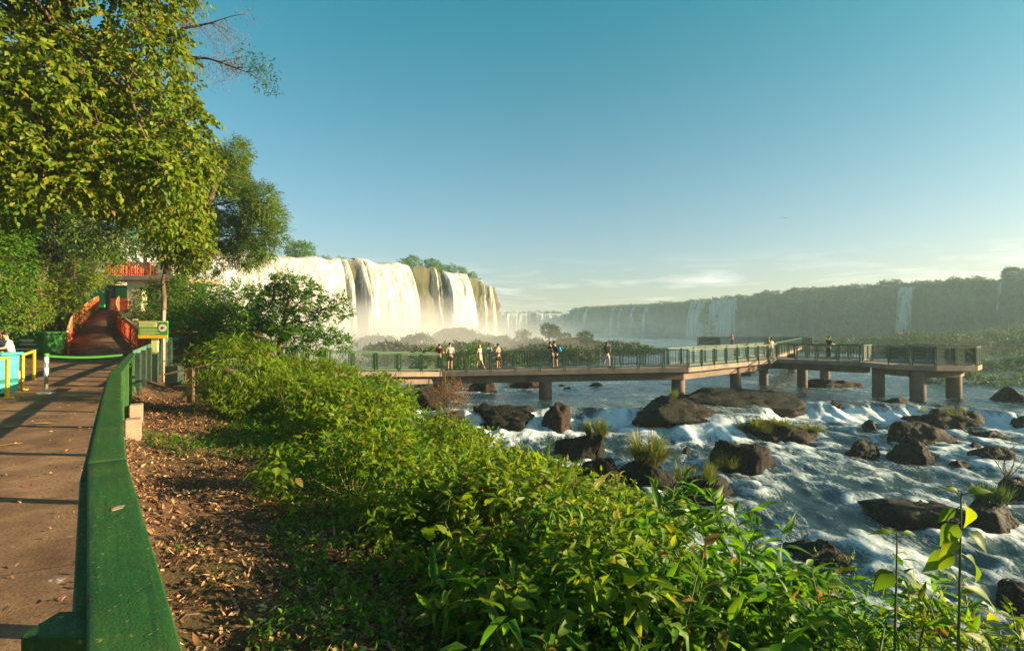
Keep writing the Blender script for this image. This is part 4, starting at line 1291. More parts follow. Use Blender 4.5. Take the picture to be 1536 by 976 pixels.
def person(lab, loc, face, h=1.74, shirt=(0.3, 0.3, 0.3), legs=(0.05, 0.05, 0.06), leg_kind='shorts', pose='stand', hair=HAIR, long_hair=False, sleeves=True, female=False, dress=False, group='visitors on the walkway'):
    """A standing or walking figure facing `face` (radians from +x), feet at loc."""
    t = thing('person', lab, 'person', loc, face, group)
    k = h / 1.74
    sh = 0.185 if not female else 0.160
    lean = 0.16 if pose == 'lean' else (0.05 if pose == 'walk' else 0.02)
    hip = Vector((0, 0, 0.92))
    chest = Vector((lean * 0.8, 0, 1.28)); neck = Vector((lean, 0, 1.47)); head = Vector((lean + 0.03, 0, 1.60)); crown = Vector((lean + 0.015, 0, 1.70))
    J = [hip, Vector((lean * 0.4, 0, 1.08)), chest, neck - Vector((0, 0, 0.03)), neck + Vector((0, 0, 0.03)), head - Vector((0.0, 0, 0.05)), head + Vector((0, 0, 0.03)), crown]
    E = [(a, a + 1) for a in range(7)]
    R = [(0.135, 0.105), (0.12, 0.095), (0.145, 0.105), (0.065, 0.06), (0.052, 0.052), (0.068, 0.082), (0.078, 0.095), (0.05, 0.06)]
    tips = {}
    shirtJ = []
    for s in (-1, 1):
        b = len(J)
        sp = Vector((lean, s * sh, 1.41))
        if pose == 'lean':
            el = sp + Vector((0.16, s * 0.06, -0.22)); wr = el + Vector((0.25, -s * 0.04, -0.02))
        elif pose == 'phone':
            el = sp + Vector((0.03, s * 0.05, -0.27)); wr = el + Vector((0.20, -s * 0.10, 0.14))
        elif pose == 'walk':
            el = sp + Vector((0.06 * s, s * 0.05, -0.28)); wr = el + Vector((0.09 * s + 0.07, 0, -0.23))
        elif pose == 'rail':
            el = sp + Vector((0.02, s * 0.07, -0.27)); wr = el + Vector((0.24, -s * 0.03, -0.03))
        else:
            el = sp + Vector((-0.02, s * 0.05, -0.29)); wr = el + Vector((0.06, 0, -0.25))
        hd = (wr - el).normalized()
        J += [sp, el, wr, wr + hd * 0.07]
        E += [(2, b), (b, b + 1), (b + 1, b + 2), (b + 2, b + 3)]
        R += [0.062, 0.043, 0.028, (0.040, 0.022)]
        tips[s] = (wr + hd * 0.07, hd, b)
        b = len(J)
        st_ = {'walk': 0.22 * s, 'lean': -0.04, 'stand': 0.02 * s}.get(pose, 0.02 * s)
        hj = Vector((0, s * 0.09, 0.86)); kn = Vector((st_ * 0.6 + 0.03, s * 0.10, 0.49)); an = Vector((st_ - (0.10 if (pose == 'walk' and s < 0) else 0.0), s * 0.10, 0.085 if not (pose == 'walk' and s < 0) else 0.13)); toe = an + Vector((0.15, s * 0.02, -0.045))
        J += [hj, kn, an, toe]
        E += [(0, b), (b, b + 1), (b + 1, b + 2), (b + 2, b + 3)]
        R += [0.095, 0.058, 0.038, (0.042, 0.030)]
        tips['leg%d' % s] = (hj, kn, an, toe)
    J = [j * k for j in J]
    sc = lambda r: tuple(x * k for x in r) if hasattr(r, '__len__') else r * k
    body = skin_obj('body', J, E, [sc(r) for r in R], SKIN, t)
    fm = MB()                                            # five fingers on each hand, nose and ears
    for s in (-1, 1):
        p, d, _ = tips[s]
        w = Vector((0, 1, 0)) if abs(d.y) < 0.6 else Vector((1, 0, 0))
        for q, ln in zip((-1.5, -0.5, 0.5, 1.5), (0.062, 0.078, 0.074, 0.058)):
            a = p + w * q * 0.017 - d * 0.02
            fm.tube([a * k, (a + d * ln * 0.6) * k, (a + d * ln + Vector((0, 0, -0.02))) * k], [0.009 * k, 0.008 * k, 0.006 * k], 5)
        a = p - d * 0.06 + w * 0.03 * -s
        fm.tube([a * k, (a + d * 0.04 - w * 0.03 * s) * k, (a + d * 0.075 - w * 0.034 * s) * k], [0.011 * k, 0.009 * k, 0.007 * k], 5)
        fm.ball((head + Vector((-0.005, s * 0.078, 0.0))) * k, (0.018 * k, 0.010 * k, 0.030 * k), 6, 5)
    fm.tube([(head + Vector((0.085, 0, 0.02))) * k, (head + Vector((0.115, 0, -0.025))) * k], [0.012 * k, 0.017 * k], 6)
    fm.build('hands_and_face', SKIN, t, True)
    em = MB()
    for s in (-1, 1):
        em.ball((head + Vector((0.088, s * 0.034, 0.022))) * k, 0.011 * k, 6, 4)
    em.bar((head + Vector((0.094, -0.024, -0.058))) * k, (head + Vector((0.094, 0.024, -0.058))) * k, 0.008 * k, 0.008 * k)
    em.build('eyes_and_mouth', EYE, t)
    hm = MB()
    hm.ball((head + Vector((-0.022, 0, 0.052))) * k, (0.102 * k, 0.092 * k, 0.092 * k), 12, 8)
    if long_hair:
        hm.ball((head + Vector((-0.070, 0, -0.07))) * k, (0.055 * k, 0.088 * k, 0.17 * k), 10, 8)
    hm.build('hair', hair, t, True)
    # shirt
    b1, b2 = tips[-1][2], tips[1][2]
    idx = [0, 1, 2]
    sj = [J[0] + Vector((0, 0, (0.02 if not dress else -0.30) * k)), J[1], J[2], J[3] - Vector((0, 0, 0.02 * k))]
    se = [(0, 1), (1, 2), (2, 3)]
    sr = [(0.160, 0.128) if not dress else (0.19, 0.17), (0.142, 0.118), (0.165, 0.125), (0.085, 0.08)]
    for bb in (b1, b2):
        n = len(sj)
        sj += [J[bb], J[bb].lerp(J[bb + 1], 0.75 if sleeves else 0.12)]
        se += [(2, n), (n, n + 1)]
        sr += [0.080, 0.066 if sleeves else 0.07]
    skin_obj('shirt' if not dress else 'dress', sj, se, [sc(r) for r in sr], cloth_of(shirt), t)
    # shorts, trousers or skirt
    lj = [J[0] + Vector((0, 0, 0.04 * k)), J[0] - Vector((0, 0, 0.02 * k))]
    le = [(0, 1)]; lr = [(0.150, 0.120), (0.158, 0.125)]
    f = 0.80 if leg_kind == 'shorts' else 1.0
    for s in (-1, 1):
        hj, kn, an, toe = tips['leg%d' % s]
        n = len(lj)
        lj += [hj * k, hj.lerp(kn, f) * k]
        le += [(1, n), (n, n + 1)]; lr += [0.108, 0.084 if leg_kind == 'shorts' else 0.072]
        if leg_kind == 'trousers':
            lj += [kn.lerp(an, 0.9) * k]; le += [(n + 1, n + 2)]; lr += [0.058]
        sm = MB().tube([(an - Vector((0.06, 0, 0.035))) * k, (an + Vector((0.05, 0, -0.025))) * k, (toe + Vector((0.03, 0, -0.005))) * k], [0.042 * k, 0.048 * k, 0.030 * k], 8)
        sm.build('shoe', SHOE, t, True)
    if not dress:
        skin_obj(leg_kind, lj, le, [sc(r) for r in lr], cloth_of(legs), t, 1)
    return t
def deck_z(px, Y):
    X = (px - CX) / F_PX * Y
    xs = [p[0] for p in NEAR[2:6]]; zs = [p[2] for p in NEAR[2:6]]
    return X, float(np.interp(X, xs, zs))
def on_deck(px, Y):
    X, z = deck_z(px, Y)
    return (X, Y, z + 0.003)
D = math.radians
person('person in a dark red shirt at the far rail of the first walkway bend', on_deck(659, 33.6), D(75), 1.72, (0.14, 0.015, 0.018), (0.05, 0.05, 0.06), 'trousers', 'rail')
person('tall person in pale grey shirt and dark shorts standing at the walkway bend', on_deck(675, 33.0), D(110), 1.84, (0.42, 0.37, 0.32), (0.025, 0.022, 0.022), 'shorts', 'stand')
person('person with light hair walking in a pale pink dress along the walkway', on_deck(720, 33.1), D(150), 1.66, (0.62, 0.44, 0.36), (0.5, 0.4, 0.35), 'shorts', 'walk', HAIR2, True, False, True, True)
person('person in green shirt and bright turquoise shorts resting at the rail', on_deck(734, 33.4), D(140), 1.76, (0.13, 0.24, 0.17), (0.01, 0.36, 0.46), 'shorts', 'rail')
person('person in pink top and dark shorts with hair tied up', on_deck(747.5, 33.3), D(145), 1.70, (0.48, 0.19, 0.15), (0.03, 0.025, 0.025), 'shorts', 'rail', HAIR, False, False, True)
c1 = person('person in black leaning on the rail close beside the blue backpack wearer', on_deck(829, 33.55), D(165), 1.74, (0.03, 0.022, 0.022), (0.10, 0.085, 0.075), 'trousers', 'lean')
c2 = person('person with a bright blue backpack and black shorts at the rail', on_deck(835.5, 33.2), D(160), 1.80, (0.012, 0.022, 0.034), (0.016, 0.014, 0.016), 'shorts', 'lean')
x_, y_, z_ = on_deck(835.5, 33.2)
bp = thing('backpack', 'bright blue backpack worn by the person leaning on the rail', 'backpack', (x_, y_, z_), D(160))
bk = MB().box((-0.17, 0, 1.22), (0.17, 0.30, 0.36), 0, (0.75, 0.85)).build('bag', cloth_of((0.005, 0.22, 0.50)), bp, False, 0.05)
m = MB()
for s in (-1, 1):
    m.tube([(-0.10, s * 0.10, 1.36), (0.03, s * 0.12, 1.475), (0.20, s * 0.11, 1.36), (0.16, s * 0.12, 1.18), (-0.08, s * 0.13, 1.12)], 0.016, 6)
m.build('straps', cloth_of((0.012, 0.022, 0.034)), bp, True)
MB().box((-0.262, 0, 1.15), (0.05, 0.22, 0.15)).build('front_pocket', cloth_of((0.005, 0.16, 0.40)), bp, False, 0.02)
person('person with long hair in black top and pale shorts alone on the walkway', on_deck(910, 33.0), D(-75), 1.66, (0.018, 0.016, 0.018), (0.50, 0.55, 0.62), 'shorts', 'walk', HAIR, True, True, True)
x_ = (1152.5 - CX) / F_PX * 40.6
person('person with fair hair in a dark top near the junction of the walkway', (x_, 40.6, -0.547), D(-80), 1.66, (0.03, 0.022, 0.02), (0.25, 0.2, 0.15), 'trousers', 'phone', HAIR2, True, False, True)
x_ = (1157.5 - CX) / F_PX * 40.2
person('person in a pale yellow shirt shoulder to shoulder with the fair-haired one', (x_, 40.2, -0.547), D(120), 1.58, (0.55, 0.46, 0.26), (0.2, 0.18, 0.15), 'trousers', 'rail')
x_ = (1243 - CX) / F_PX * 38.0
person('person in dark clothes leaning at the far rail before the octagonal lookout', (x_, 38.0, -0.515), D(10), 1.74, (0.02, 0.02, 0.025), (0.03, 0.03, 0.035), 'trousers', 'rail')
x_ = (1098 - CX) / F_PX * 69.5
person('tiny distant person on the farthest lookout platform', (x_, 69.5, -0.447), D(90), 1.72, (0.30, 0.10, 0.08), (0.05, 0.05, 0.06), 'trousers', 'stand')
p = at(19, 560, 15.6)
person('person in a black and white patterned shirt bending over the sacks by the bins', (p.x, 15.6, 0.02), D(-110), 1.60, (0.42, 0.42, 0.44), (0.16, 0.13, 0.11), 'trousers', 'lean', group='staff by the bins')

# ------------------------------------------------------------------ foliage builders
T_DET = (np.array([0, .28, .28, .28, .66, .66, .66, 1.0]), np.array([0, -.46, 0, .46, -.36, 0, .36, 0]),
         [np.array([[0, 2, 1], [0, 3, 2], [4, 5, 7], [5, 6, 7]]), np.array([[1, 2, 5, 4], [2, 3, 6, 5]])])
_u = np.linspace(0, 1, 8)[1:-1]
_w = np.array([.26, .44, .49, .42, .28, .12])
T_FINE = (np.concatenate([[0]] + [[a] * 5 for a in _u] + [[1.0]]), np.concatenate([[0]] + [[-w, -w * .5, 0, w * .5, w] for w in _w] + [[0]]),
          [np.array([[0, 1 + k + 1, 1 + k] for k in range(4)] + [[26 + k, 26 + k + 1, 31] for k in range(4)]),
           np.array([[1 + 5 * j + k, 2 + 5 * j + k, 7 + 5 * j + k, 6 + 5 * j + k] for j in range(5) for k in range(4)])])
T_SIM = (np.array([0, .45, 1.0, .45]), np.array([0, -.5, 0, .5]), [np.array([[0, 2, 1], [0, 3, 2]])])
def leaf_geo(P, Dv, Nv, L, Wd, curl=0.25, fold=0.25, det=True):
    u, v, faces = T_FINE if det == 2 else (T_DET if det else T_SIM)
    n = len(P)
    Dv = nrm(Dv)
    Sv = nrm(np.cross(Dv, Nv)); Nn = np.cross(Sv, Dv)
    L = np.broadcast_to(L, n); Wd = np.broadcast_to(Wd, n); curl = np.broadcast_to(curl, n)
    a = u[None, :] * L[:, None]
    b = v[None, :] * Wd[:, None]
    c = np.abs(v)[None, :] * Wd[:, None] * fold * 2 - curl[:, None] * (u ** 2)[None, :] * L[:, None]
    V = P[:, None, :] + Dv[:, None, :] * a[..., None] + Sv[:, None, :] * b[..., None] + Nn[:, None, :] * c[..., None]
    k = len(u)
    off = (np.arange(n) * k)[:, None, None]
    F = [(f[None] + off).reshape(-1, f.shape[1]) for f in faces]
    return V.reshape(-1, 3), F
class Leaves:
    def __init__(s):
        s.V, s.F3, s.F4, s.n = [], [], [], 0
    def add(s, *a, **k):
        V, F = leaf_geo(*a, **k)
        for f in F:
            (s.F3 if f.shape[1] == 3 else s.F4).append(f + s.n)
        s.V.append(V); s.n += len(V)
        return s
    def build(s, name, mat, parent=None):
        F = [np.concatenate(f) for f in (s.F3, s.F4) if f]
        return mk(name, np.concatenate(s.V), F, mat, parent, False)
UP = np.array([0, 0, 1.0])
def sprays(lv, r, C, A, L, nl, ll, lw, droop=0.3, curl=0.25, det=True, flat=0.6, jit=0.35):
    """Twigs from C along A, each carrying nl leaves in two rows."""
    m = len(C)
    A = nrm(A)
    S = nrm(np.cross(A, UP + 0.2 * r.normal(size=(m, 3))))
    L = np.broadcast_to(L, m)
    for j in range(nl):
        t = (j + 0.6) / nl
        P = C + A * (L * t)[:, None] - UP * (droop * 0.5 * L * t * t)[:, None]
        sgn = (1 if j % 2 else -1) if j < nl - 1 else 0
        D = A * (0.55 + 0.5 * t) + S * sgn * 0.9 - UP * droop + r.normal(size=(m, 3)) * jit
        Nn = UP * flat + A * 0.35 + r.normal(size=(m, 3)) * 0.45
        sc = r.uniform(0.7, 1.2, m) * (1.0 - 0.25 * abs(t - 0.5))
        lv.add(P, D, Nn, ll * sc, lw * sc, curl * r.uniform(0.3, 1.6, m), 0.22, det)
def shell(r, lobes, per_m2, thick=0.35, clump=0.0, seed=0, up_bias=0.25, low_cut=-1.0):
    """Points near the surfaces of overlapping lobes, with outward directions; hidden ones inside other lobes are dropped."""
    C, A = [], []
    lb = np.array([(l[0], l[1], l[2], l[3]) for l in lobes], float)
    for x, y, z, rad in lb:
        n = max(4, int(per_m2 * 4 * math.pi * rad * rad))
        d = nrm(r.normal(size=(n, 3)))
        d = d[d[:, 2] > low_cut]
        q = rad * (1 - thick * r.random(len(d)) ** 1.6)
        C.append(np.array([x, y, z]) + d * q[:, None] * np.array([1, 1, 0.9])); A.append(d)
    C, A = np.concatenate(C), np.concatenate(A)
    ins = np.zeros(len(C), int)
    for x, y, z, rad in lb:
        ins += (np.linalg.norm(C - np.array([x, y, z]), axis=1) < rad * 0.62)
    k = ins == 0
    if clump:
        k &= vnoise(C[:, 0] * clump, C[:, 1] * clump, C[:, 2] * clump, seed) > -0.28
    C, A = C[k], A[k]
    A = nrm(A + UP * up_bias + r.normal(size=A.shape) * 0.35)
    return C, A
def limb(m, p, q, r0, r1, rr, sag=0.12, n=6, k=7):
    p, q = Vector(p), Vector(q)
    L = (q - p).length
    o = Vector((rr.uniform(-1, 1), rr.uniform(-1, 1), rr.uniform(-.2, 1))) * L * sag
    pts, rad = [], []
    for i in range(n + 1):
        t = i / n
        pts.append(p.lerp(q, t) + o * math.sin(math.pi * t) + Vector((rr.uniform(-1, 1), rr.uniform(-1, 1), rr.uniform(-1, 1))) * L * 0.012)
        rad.append(r0 * (1 - t) + r1 * t)
    m.tube(pts, rad, k)
    return pts
def gz1(x, y):
    return float(ground_z(np.array([float(x)]), np.array([float(y)]))[0])

def tree(name, label, base, trunk, lobes, per_m2, nl, ll, lw, mat, seed, r_trunk=0.2, group=None, det=False, droop=0.4, clump=0.0, spray=0.35, thick=0.45, low=-1.0, curl=0.25, limbs=True, flat=0.6, cat='tree', bark=None, up_bias=0.2):
    """A tree as one thing: a tapered trunk with limbs that reach every lobe of the crown, and a crown of single leaves."""
    r = np.random.default_rng(seed); rr = random.Random(seed)
    b = Vector(base)
    t = thing(name, label, cat, base, 0, group)
    m = MB()
    tp = [Vector(p) - b for p in trunk]
    m.tube(tp, [r_trunk * (1.25 - 0.75 * i / (len(tp) - 1)) for i in range(len(tp))], 12)
    if limbs:
        for (x, y, z, rad) in lobes:
            q = Vector((x, y, z)) - b
            best = min(range(len(tp) // 2, len(tp)), key=lambda i: (tp[i] - q).length + (0.6 if tp[i].z > q.z + 0.4 else 0))
            pts = limb(m, tp[best], q, r_trunk * 0.22, r_trunk * 0.05, rr, 0.14)
            for _ in range(3):
                k = rr.randint(3, 6)
                e = pts[k] + Vector((rr.uniform(-1, 1), rr.uniform(-1, 1), rr.uniform(-.4, 1))).normalized() * rad * 0.9
                limb(m, pts[k], e, r_trunk * 0.07, r_trunk * 0.025, rr, 0.1, 4, 5)
    m.build('trunk', bark or MT['bark'], t, True)
    C, A = shell(r, [(x - b.x, y - b.y, z - b.z, rad) for x, y, z, rad in lobes], per_m2, thick, clump, seed, up_bias, low)
    lv = Leaves()
    sprays(lv, r, C, A, spray * r.uniform(0.6, 1.3, len(C)), nl, ll, lw, droop, curl, det, flat)
    lv.build('crown', mat, t)
    return t

def shrub(label, x, y, h, rad, per_m2, nl, ll, lw, mat, seed, droop=0.25, spray=0.3, det=True, name='shrub', cat='shrub', group=None, curl=0.3, nlobe=7, z=None, stems=9, flat=0.6, tips=0, up_bias=0.35):
    r = np.random.default_rng(seed); rr = random.Random(seed)
    gz = gz1(x, y) if z is None else z
    t = thing(name, label, cat, (x, y, gz - 0.03), 0, group)
    lobes = [(0, 0, h - rad * 0.62, rad * 0.62)]
    for k in range(nlobe):
        a = 2 * math.pi * k / nlobe + rr.uniform(-.4, .4)
        q = rad * rr.uniform(0.36, 0.56)
        hz = h * rr.uniform(0.28, 0.82) - 0.1
        lobes.append((math.cos(a) * rad * 0.62, math.sin(a) * rad * 0.62, max(hz, q * 0.6), q))
    C, A = shell(r, lobes, per_m2 * 1.25, 0.5, 0, seed, up_bias)
    k = (C[:, 2] > 0.04) & (vnoise((C[:, 0] + x) * 2.3, (C[:, 1] + y) * 2.3, C[:, 2] * 2.3, 4) > -0.12)
    C, A = C[k], A[k]
    lv = Leaves()
    odd = (vnoise((C[:, 0] + x) * 1.3, (C[:, 1] + y) * 1.3, C[:, 2] * 1.3, 14) > 0.30) & (r.random(len(C)) < 0.8)   # a second, broader-leaved creeper grows through it
    a_, b_ = C[~odd], C[odd]
    sprays(lv, r, a_, A[~odd], spray * r.uniform(0.6, 1.4, len(a_)), nl, ll * r.uniform(0.8, 1.2), lw, droop, curl, det, flat)
    if len(b_):
        sprays(lv, r, b_, A[odd], spray * 1.1 * r.uniform(0.6, 1.3, len(b_)), max(3, nl - 2), ll * (1.25 if ll < 0.15 else 0.8), lw * (2.0 if ll < 0.15 else 1.2), droop + 0.2, curl, det, flat)
    m = MB()
    for _ in range(stems):
        a = rr.uniform(0, 6.28)
        lo = rr.choice(lobes)
        limb(m, (math.cos(a) * 0.012, math.sin(a) * 0.012, -0.05), (lo[0], lo[1], lo[2] + lo[3] * 0.2), 0.011, 0.004, rr, 0.06, 5, 5)
    if tips:                                            # shoots that stand out above the dome
        for _ in range(tips):
            a = rr.uniform(0, 6.28); d = rr.uniform(0.1, 0.85) * rad
            p0 = Vector((math.cos(a) * d, math.sin(a) * d, h * (1.02 - 0.4 * (d / rad) ** 2) - 0.15))
            p1 = p0 + Vector((rr.uniform(-.12, .12), rr.uniform(-.12, .12), rr.uniform(0.18, 0.38)))
            m.tube([(0, 0, -0.03), (p0.x * 0.75, p0.y * 0.75, p0.z * 0.62), p0, p1], [0.010, 0.008, 0.006, 0.003], 5)
            n = 7
            ts = np.linspace(0, 1, n)
            P = np.array(p0)[None] + (np.array(p1) - np.array(p0))[None] * ts[:, None]
            an = np.arange(n) * 2.4 + rr.uniform(0, 6)
            D = np.stack([np.cos(an), np.sin(an), 0.25 + 0.9 * ts], 1)
            lv.add(P, D, np.tile(UP, (n, 1)), ll * (1.05 - 0.45 * ts), lw * (1.05 - 0.45 * ts), 0.3, 0.22, det)
    m.build('stem', MT['stem'], t, True)
    lv.build('foliage', mat, t)
    return t
def P_(px, py, Y, rpx):
    v = at(px, py, Y)
    return (v.x, v.y, v.z, rpx / F_PX * Y)

# ------------------------------------------------------------------ the big tree over the path
rr = random.Random(11)
rb = [(-140, 265), (0, 242), (60, 240), (110, 236), (140, 246), (165, 266), (200, 284), (260, 290), (320, 284), (360, 260), (400, 246)]
lob = []
for py in range(-120, 410, 42):
    edge = float(np.interp(py, [a for a, _ in rb], [b for _, b in rb]))
    px = edge
    while px > -150:
        bot = 372 if px > 225 else (285 if px > 110 else 280)
        if py < bot and rr.random() > (0.03 if px > edge - 70 else 0.20):
            Y = 12.6 - 2.2 * min(1, max(0, (edge - px) / 330)) + rr.uniform(-0.9, 1.2)
            lob.append(P_(px + rr.uniform(-12, 6), py + rr.uniform(-14, 14), Y, rr.uniform(27, 42)))
        px -= rr.uniform(44, 62)
for _ in range(16):                                     # shaded depth behind
    lob.append(P_(rr.uniform(-60, 230), rr.uniform(100, 310), rr.uniform(14.5, 17), rr.uniform(40, 58)))
bx = at(-150, 560, 12.5)
tree('broadleaf_tree', 'huge broadleaf tree with hanging yellow-green leaves arching over the path', (bx.x, bx.y, gz1(bx.x, 12.5) - 0.05),
     [(bx.x, bx.y, -0.1), at(-148, 480, 12.5), at(-140, 380, 12.4), at(-115, 300, 12.4), at(-70, 220, 12.4), at(0, 130, 12.4), at(70, 40, 12.4), at(130, -60, 12.4)],
     lob, 29, 8, 0.145, 0.088, MT['leaf_tree'], 5, 0.30, None, True, 1.0, 0.0, 0.42, 0.55, curl=0.35, flat=0.2)
big = bpy.data.objects['broadleaf_tree']
m = MB(); rr = random.Random(3)
b0 = Vector(big.location)
p0 = at(215, 60, 14.0) - b0
tipA, tipB = at(335, 28, 13.2) - b0, at(366, 108, 13.0) - b0
A1 = limb(m, p0, tipA, 0.06, 0.012, rr, 0.06, 7, 6)
A2 = limb(m, at(230, 85, 14.0) - b0, tipB, 0.05, 0.012, rr, 0.10, 7, 6)
ends = []
for pts in (A1, A2):
    for k in range(3, 8):
        for _ in range(4):
            e = pts[k] + Vector((rr.uniform(-.2, .7), rr.uniform(-.4, .4), rr.uniform(-0.55, 0.25)))
            limb(m, pts[k], e, 0.012, 0.004, rr, 0.12, 3, 4)
            ends.append((e, pts is A2))
m.build('dry_limb', MT['twig'], big, True)
r = np.random.default_rng(8)
lv, lv2 = Leaves(), Leaves()
for e, g in ends:
    n = 26
    C = np.array(e)[None] + r.normal(size=(n, 3)) * np.array([0.16, 0.16, 0.12])
    target = lv2 if (g and e.x > tipB.x - 0.35) else lv
    sprays(target, r, C, r.normal(size=(n, 3)) + np.array([0, 0, -0.6 if target is lv else 0.2]), 0.16, 3, 0.065, 0.014 if target is lv else 0.035, 0.5, 0.2, False)
lv.build('dry_leaves', MT['leaf_dry'], big)
if lv2.V: lv2.build('limb_tip_leaves', MT['leaf_dark'], big)

# ------------------------------------------------------------------ trees and bushes on the hillside behind
p = at(262, 530, 31.0)
fe = [(330, 222, 24), (362, 228, 22), (352, 262, 28), (388, 268, 24), (318, 268, 26), (405, 300, 22), (372, 310, 28), (335, 318, 26), (424, 322, 15), (398, 342, 24), (430, 352, 12), (360, 352, 24), (320, 350, 20), (385, 380, 22), (345, 392, 16), (412, 372, 14), (300, 300, 24), (305, 250, 24), (300, 390, 14)]
tree('feathery_tree', 'tall tree with fine feathery layered foliage against the sky and the falls', (p.x, 31.0, gz1(p.x, 31.0)),
     [(p.x, 31.0, gz1(p.x, 31.0) - 0.1), at(268, 460, 31), at(276, 410, 31), at(290, 360, 31), at(310, 310, 31), at(330, 260, 31)],
     [P_(a - 16, b, 31 + random.Random(a).uniform(-1.5, 1.5), c * 1.0) for a, b, c in fe], 95, 8, 0.15, 0.062, MT['leaf_feather'], 21, 0.26, None, False, 0.25, 0.7, 0.55, 0.6, flat=1.1, up_bias=0.0)
p = at(420, 545, 21.5)
dk = [(428, 422, 13), (456, 430, 13), (410, 446, 15), (446, 456, 17), (486, 460, 11), (510, 450, 8), (424, 482, 20), (392, 470, 16), (466, 486, 15), (499, 503, 10), (518, 515, 9), (412, 420, 8), (474, 440, 8), (498, 470, 7), (444, 508, 20), (400, 506, 20), (375, 490, 18), (360, 512, 18), (385, 440, 12), (520, 470, 7), (478, 516, 14)]
tree('dark_tree', 'dark spreading small tree whose open branches cross the broad waterfall', (p.x, 21.5, gz1(p.x, 21.5)),
     [(p.x, 21.5, gz1(p.x, 21.5) - 0.1), at(420, 520, 21.5), at(424, 490, 21.4), at(430, 465, 21.4), at(436, 440, 21.3)],
     [P_(a, b, 21.4 + random.Random(a * 3).uniform(-0.9, 0.9), c * 0.92) for a, b, c in dk], 120, 7, 0.125, 0.070, MT['leaf_green'], 22, 0.12, None, False, 0.3, 0, 0.30, 0.8)
p = at(245, 560, 18.6)
tree('slender_tree', 'slender dark-stemmed tree forking above the green sign', (p.x, 18.6, gz1(p.x, 18.6)),
     [(p.x, 18.6, gz1(p.x, 18.6) - 0.1), at(244, 500, 18.6), at(246, 450, 18.6), at(244, 425, 18.5), at(248, 400, 18.4), at(250, 360, 18.2)],
     [P_(262, 366, 18.3, 20), P_(256, 342, 18.0, 22), P_(248, 384, 18.4, 11), P_(280, 388, 18.6, 15), P_(288, 350, 18.3, 20), P_(302, 372, 18.4, 14)], 44, 7, 0.15, 0.085, MT['leaf_tree'], 23, 0.085, None, False, 0.9, 0.0, 0.35)
# hillside trees
def lobes_in(px0, px1, py0, py1, Y0, Y1, n, r0, r1, seed):
    q = random.Random(seed)
    return [P_(q.uniform(px0, px1), q.uniform(py0, py1), q.uniform(Y0, Y1), q.uniform(r0, r1)) for _ in range(n)]
def hill_tree(name, lab, px, Y, box, n, r0, r1, mat, seed, per=10, ll=0.17, lw=0.09, rt=0.2):
    p = at(px, 560, Y)
    g = gz1(p.x, Y)
    cx, cy = (box[0] + box[1]) / 2, (box[2] + box[3]) / 2
    tree(name, lab, (p.x, Y, g), [(p.x, Y, g - 0.1), at(px + (cx - px) * .3, cy + (box[3] - cy) * 1.3, Y), at(px + (cx - px) * .7, cy + (box[3] - cy) * .6, Y), at(cx, cy, Y)],
         lobes_in(*box, Y - 1.5, Y + 1.5, n, r0, r1, seed), per, 6, ll, lw, mat, seed, rt, 'trees on the hillside', False, 0.45, 0.0, 0.5)
hill_tree('hillside_tree', 'bushy sunlit tree behind the dumpster left of the ramp', 0, 27.5, (-70, 34, 340, 480), 22, 26, 38, MT['leaf_tree'], 31, 14)
hill_tree('hillside_tree', 'yellow-green tree overhanging the left ramp railing', 112, 37, (70, 150, 350, 430), 16, 24, 36, MT['leaf_tree'], 32)
p = at(34, 530, 28)
tree('leaning_tree', 'tree with a pale leaning trunk lit by the sun, rising behind the dumpster', (p.x, 28, gz1(p.x, 28)), [(p.x, 28, gz1(p.x, 28) - 0.1), at(40, 500, 28), at(47, 455, 28), at(60, 405, 28), at(74, 360, 28), at(84, 300, 28)],
     lobes_in(-40, 165, 240, 360, 26, 31, 26, 40, 56, 33), 9, 6, 0.2, 0.11, MT['leaf_dark'], 33, 0.36, None, False, 0.45, 0.0, 0.5)
hill_tree('hillside_tree', 'tree filling the gap left of the red balcony', 130, 53, (92, 150, 385, 445), 12, 22, 32, MT['leaf_green'], 40, 7, 0.24, 0.12)
hill_tree('hillside_tree', 'tall tree standing behind the red balcony', 215, 56, (150, 290, 290, 390), 18, 30, 44, MT['leaf_green'], 34, 6, 0.24, 0.12)
hill_tree('hillside_tree', 'dense low tree right of the stone wall below the slender tree', 270, 31, (215, 300, 425, 500), 18, 20, 30, MT['leaf_green'], 35)
hill_tree('hillside_tree', 'dark bushy tree behind the slanted display board', 310, 25, (268, 352, 455, 520), 18, 18, 28, MT['leaf_dark'], 36, 16, 0.12, 0.065, 0.12)
hill_tree('hillside_tree', 'leafy tree filling the space between the board railing and the dark spreading tree', 325, 23.5, (288, 372, 432, 510), 20, 18, 27, MT['leaf_green'], 41, 18, 0.14, 0.075, 0.12)
hill_tree('hillside_tree', 'leafy tree at the left picture edge above the sacks', -30, 21, (-110, 20, 300, 470), 16, 34, 48, MT['leaf_green'], 37)
hill_tree('hillside_tree', 'round leafy bush tree directly left of the ramp foot', 70, 31, (20, 95, 420, 490), 14, 22, 32, MT['leaf_tree'], 38, 14)
hill_tree('hillside_tree', 'bush tree on the right shoulder of the ramp under the pillar', 235, 39, (226, 262, 455, 505), 10, 14, 22, MT['leaf_green'], 39, 10, 0.18, 0.09, 0.1)

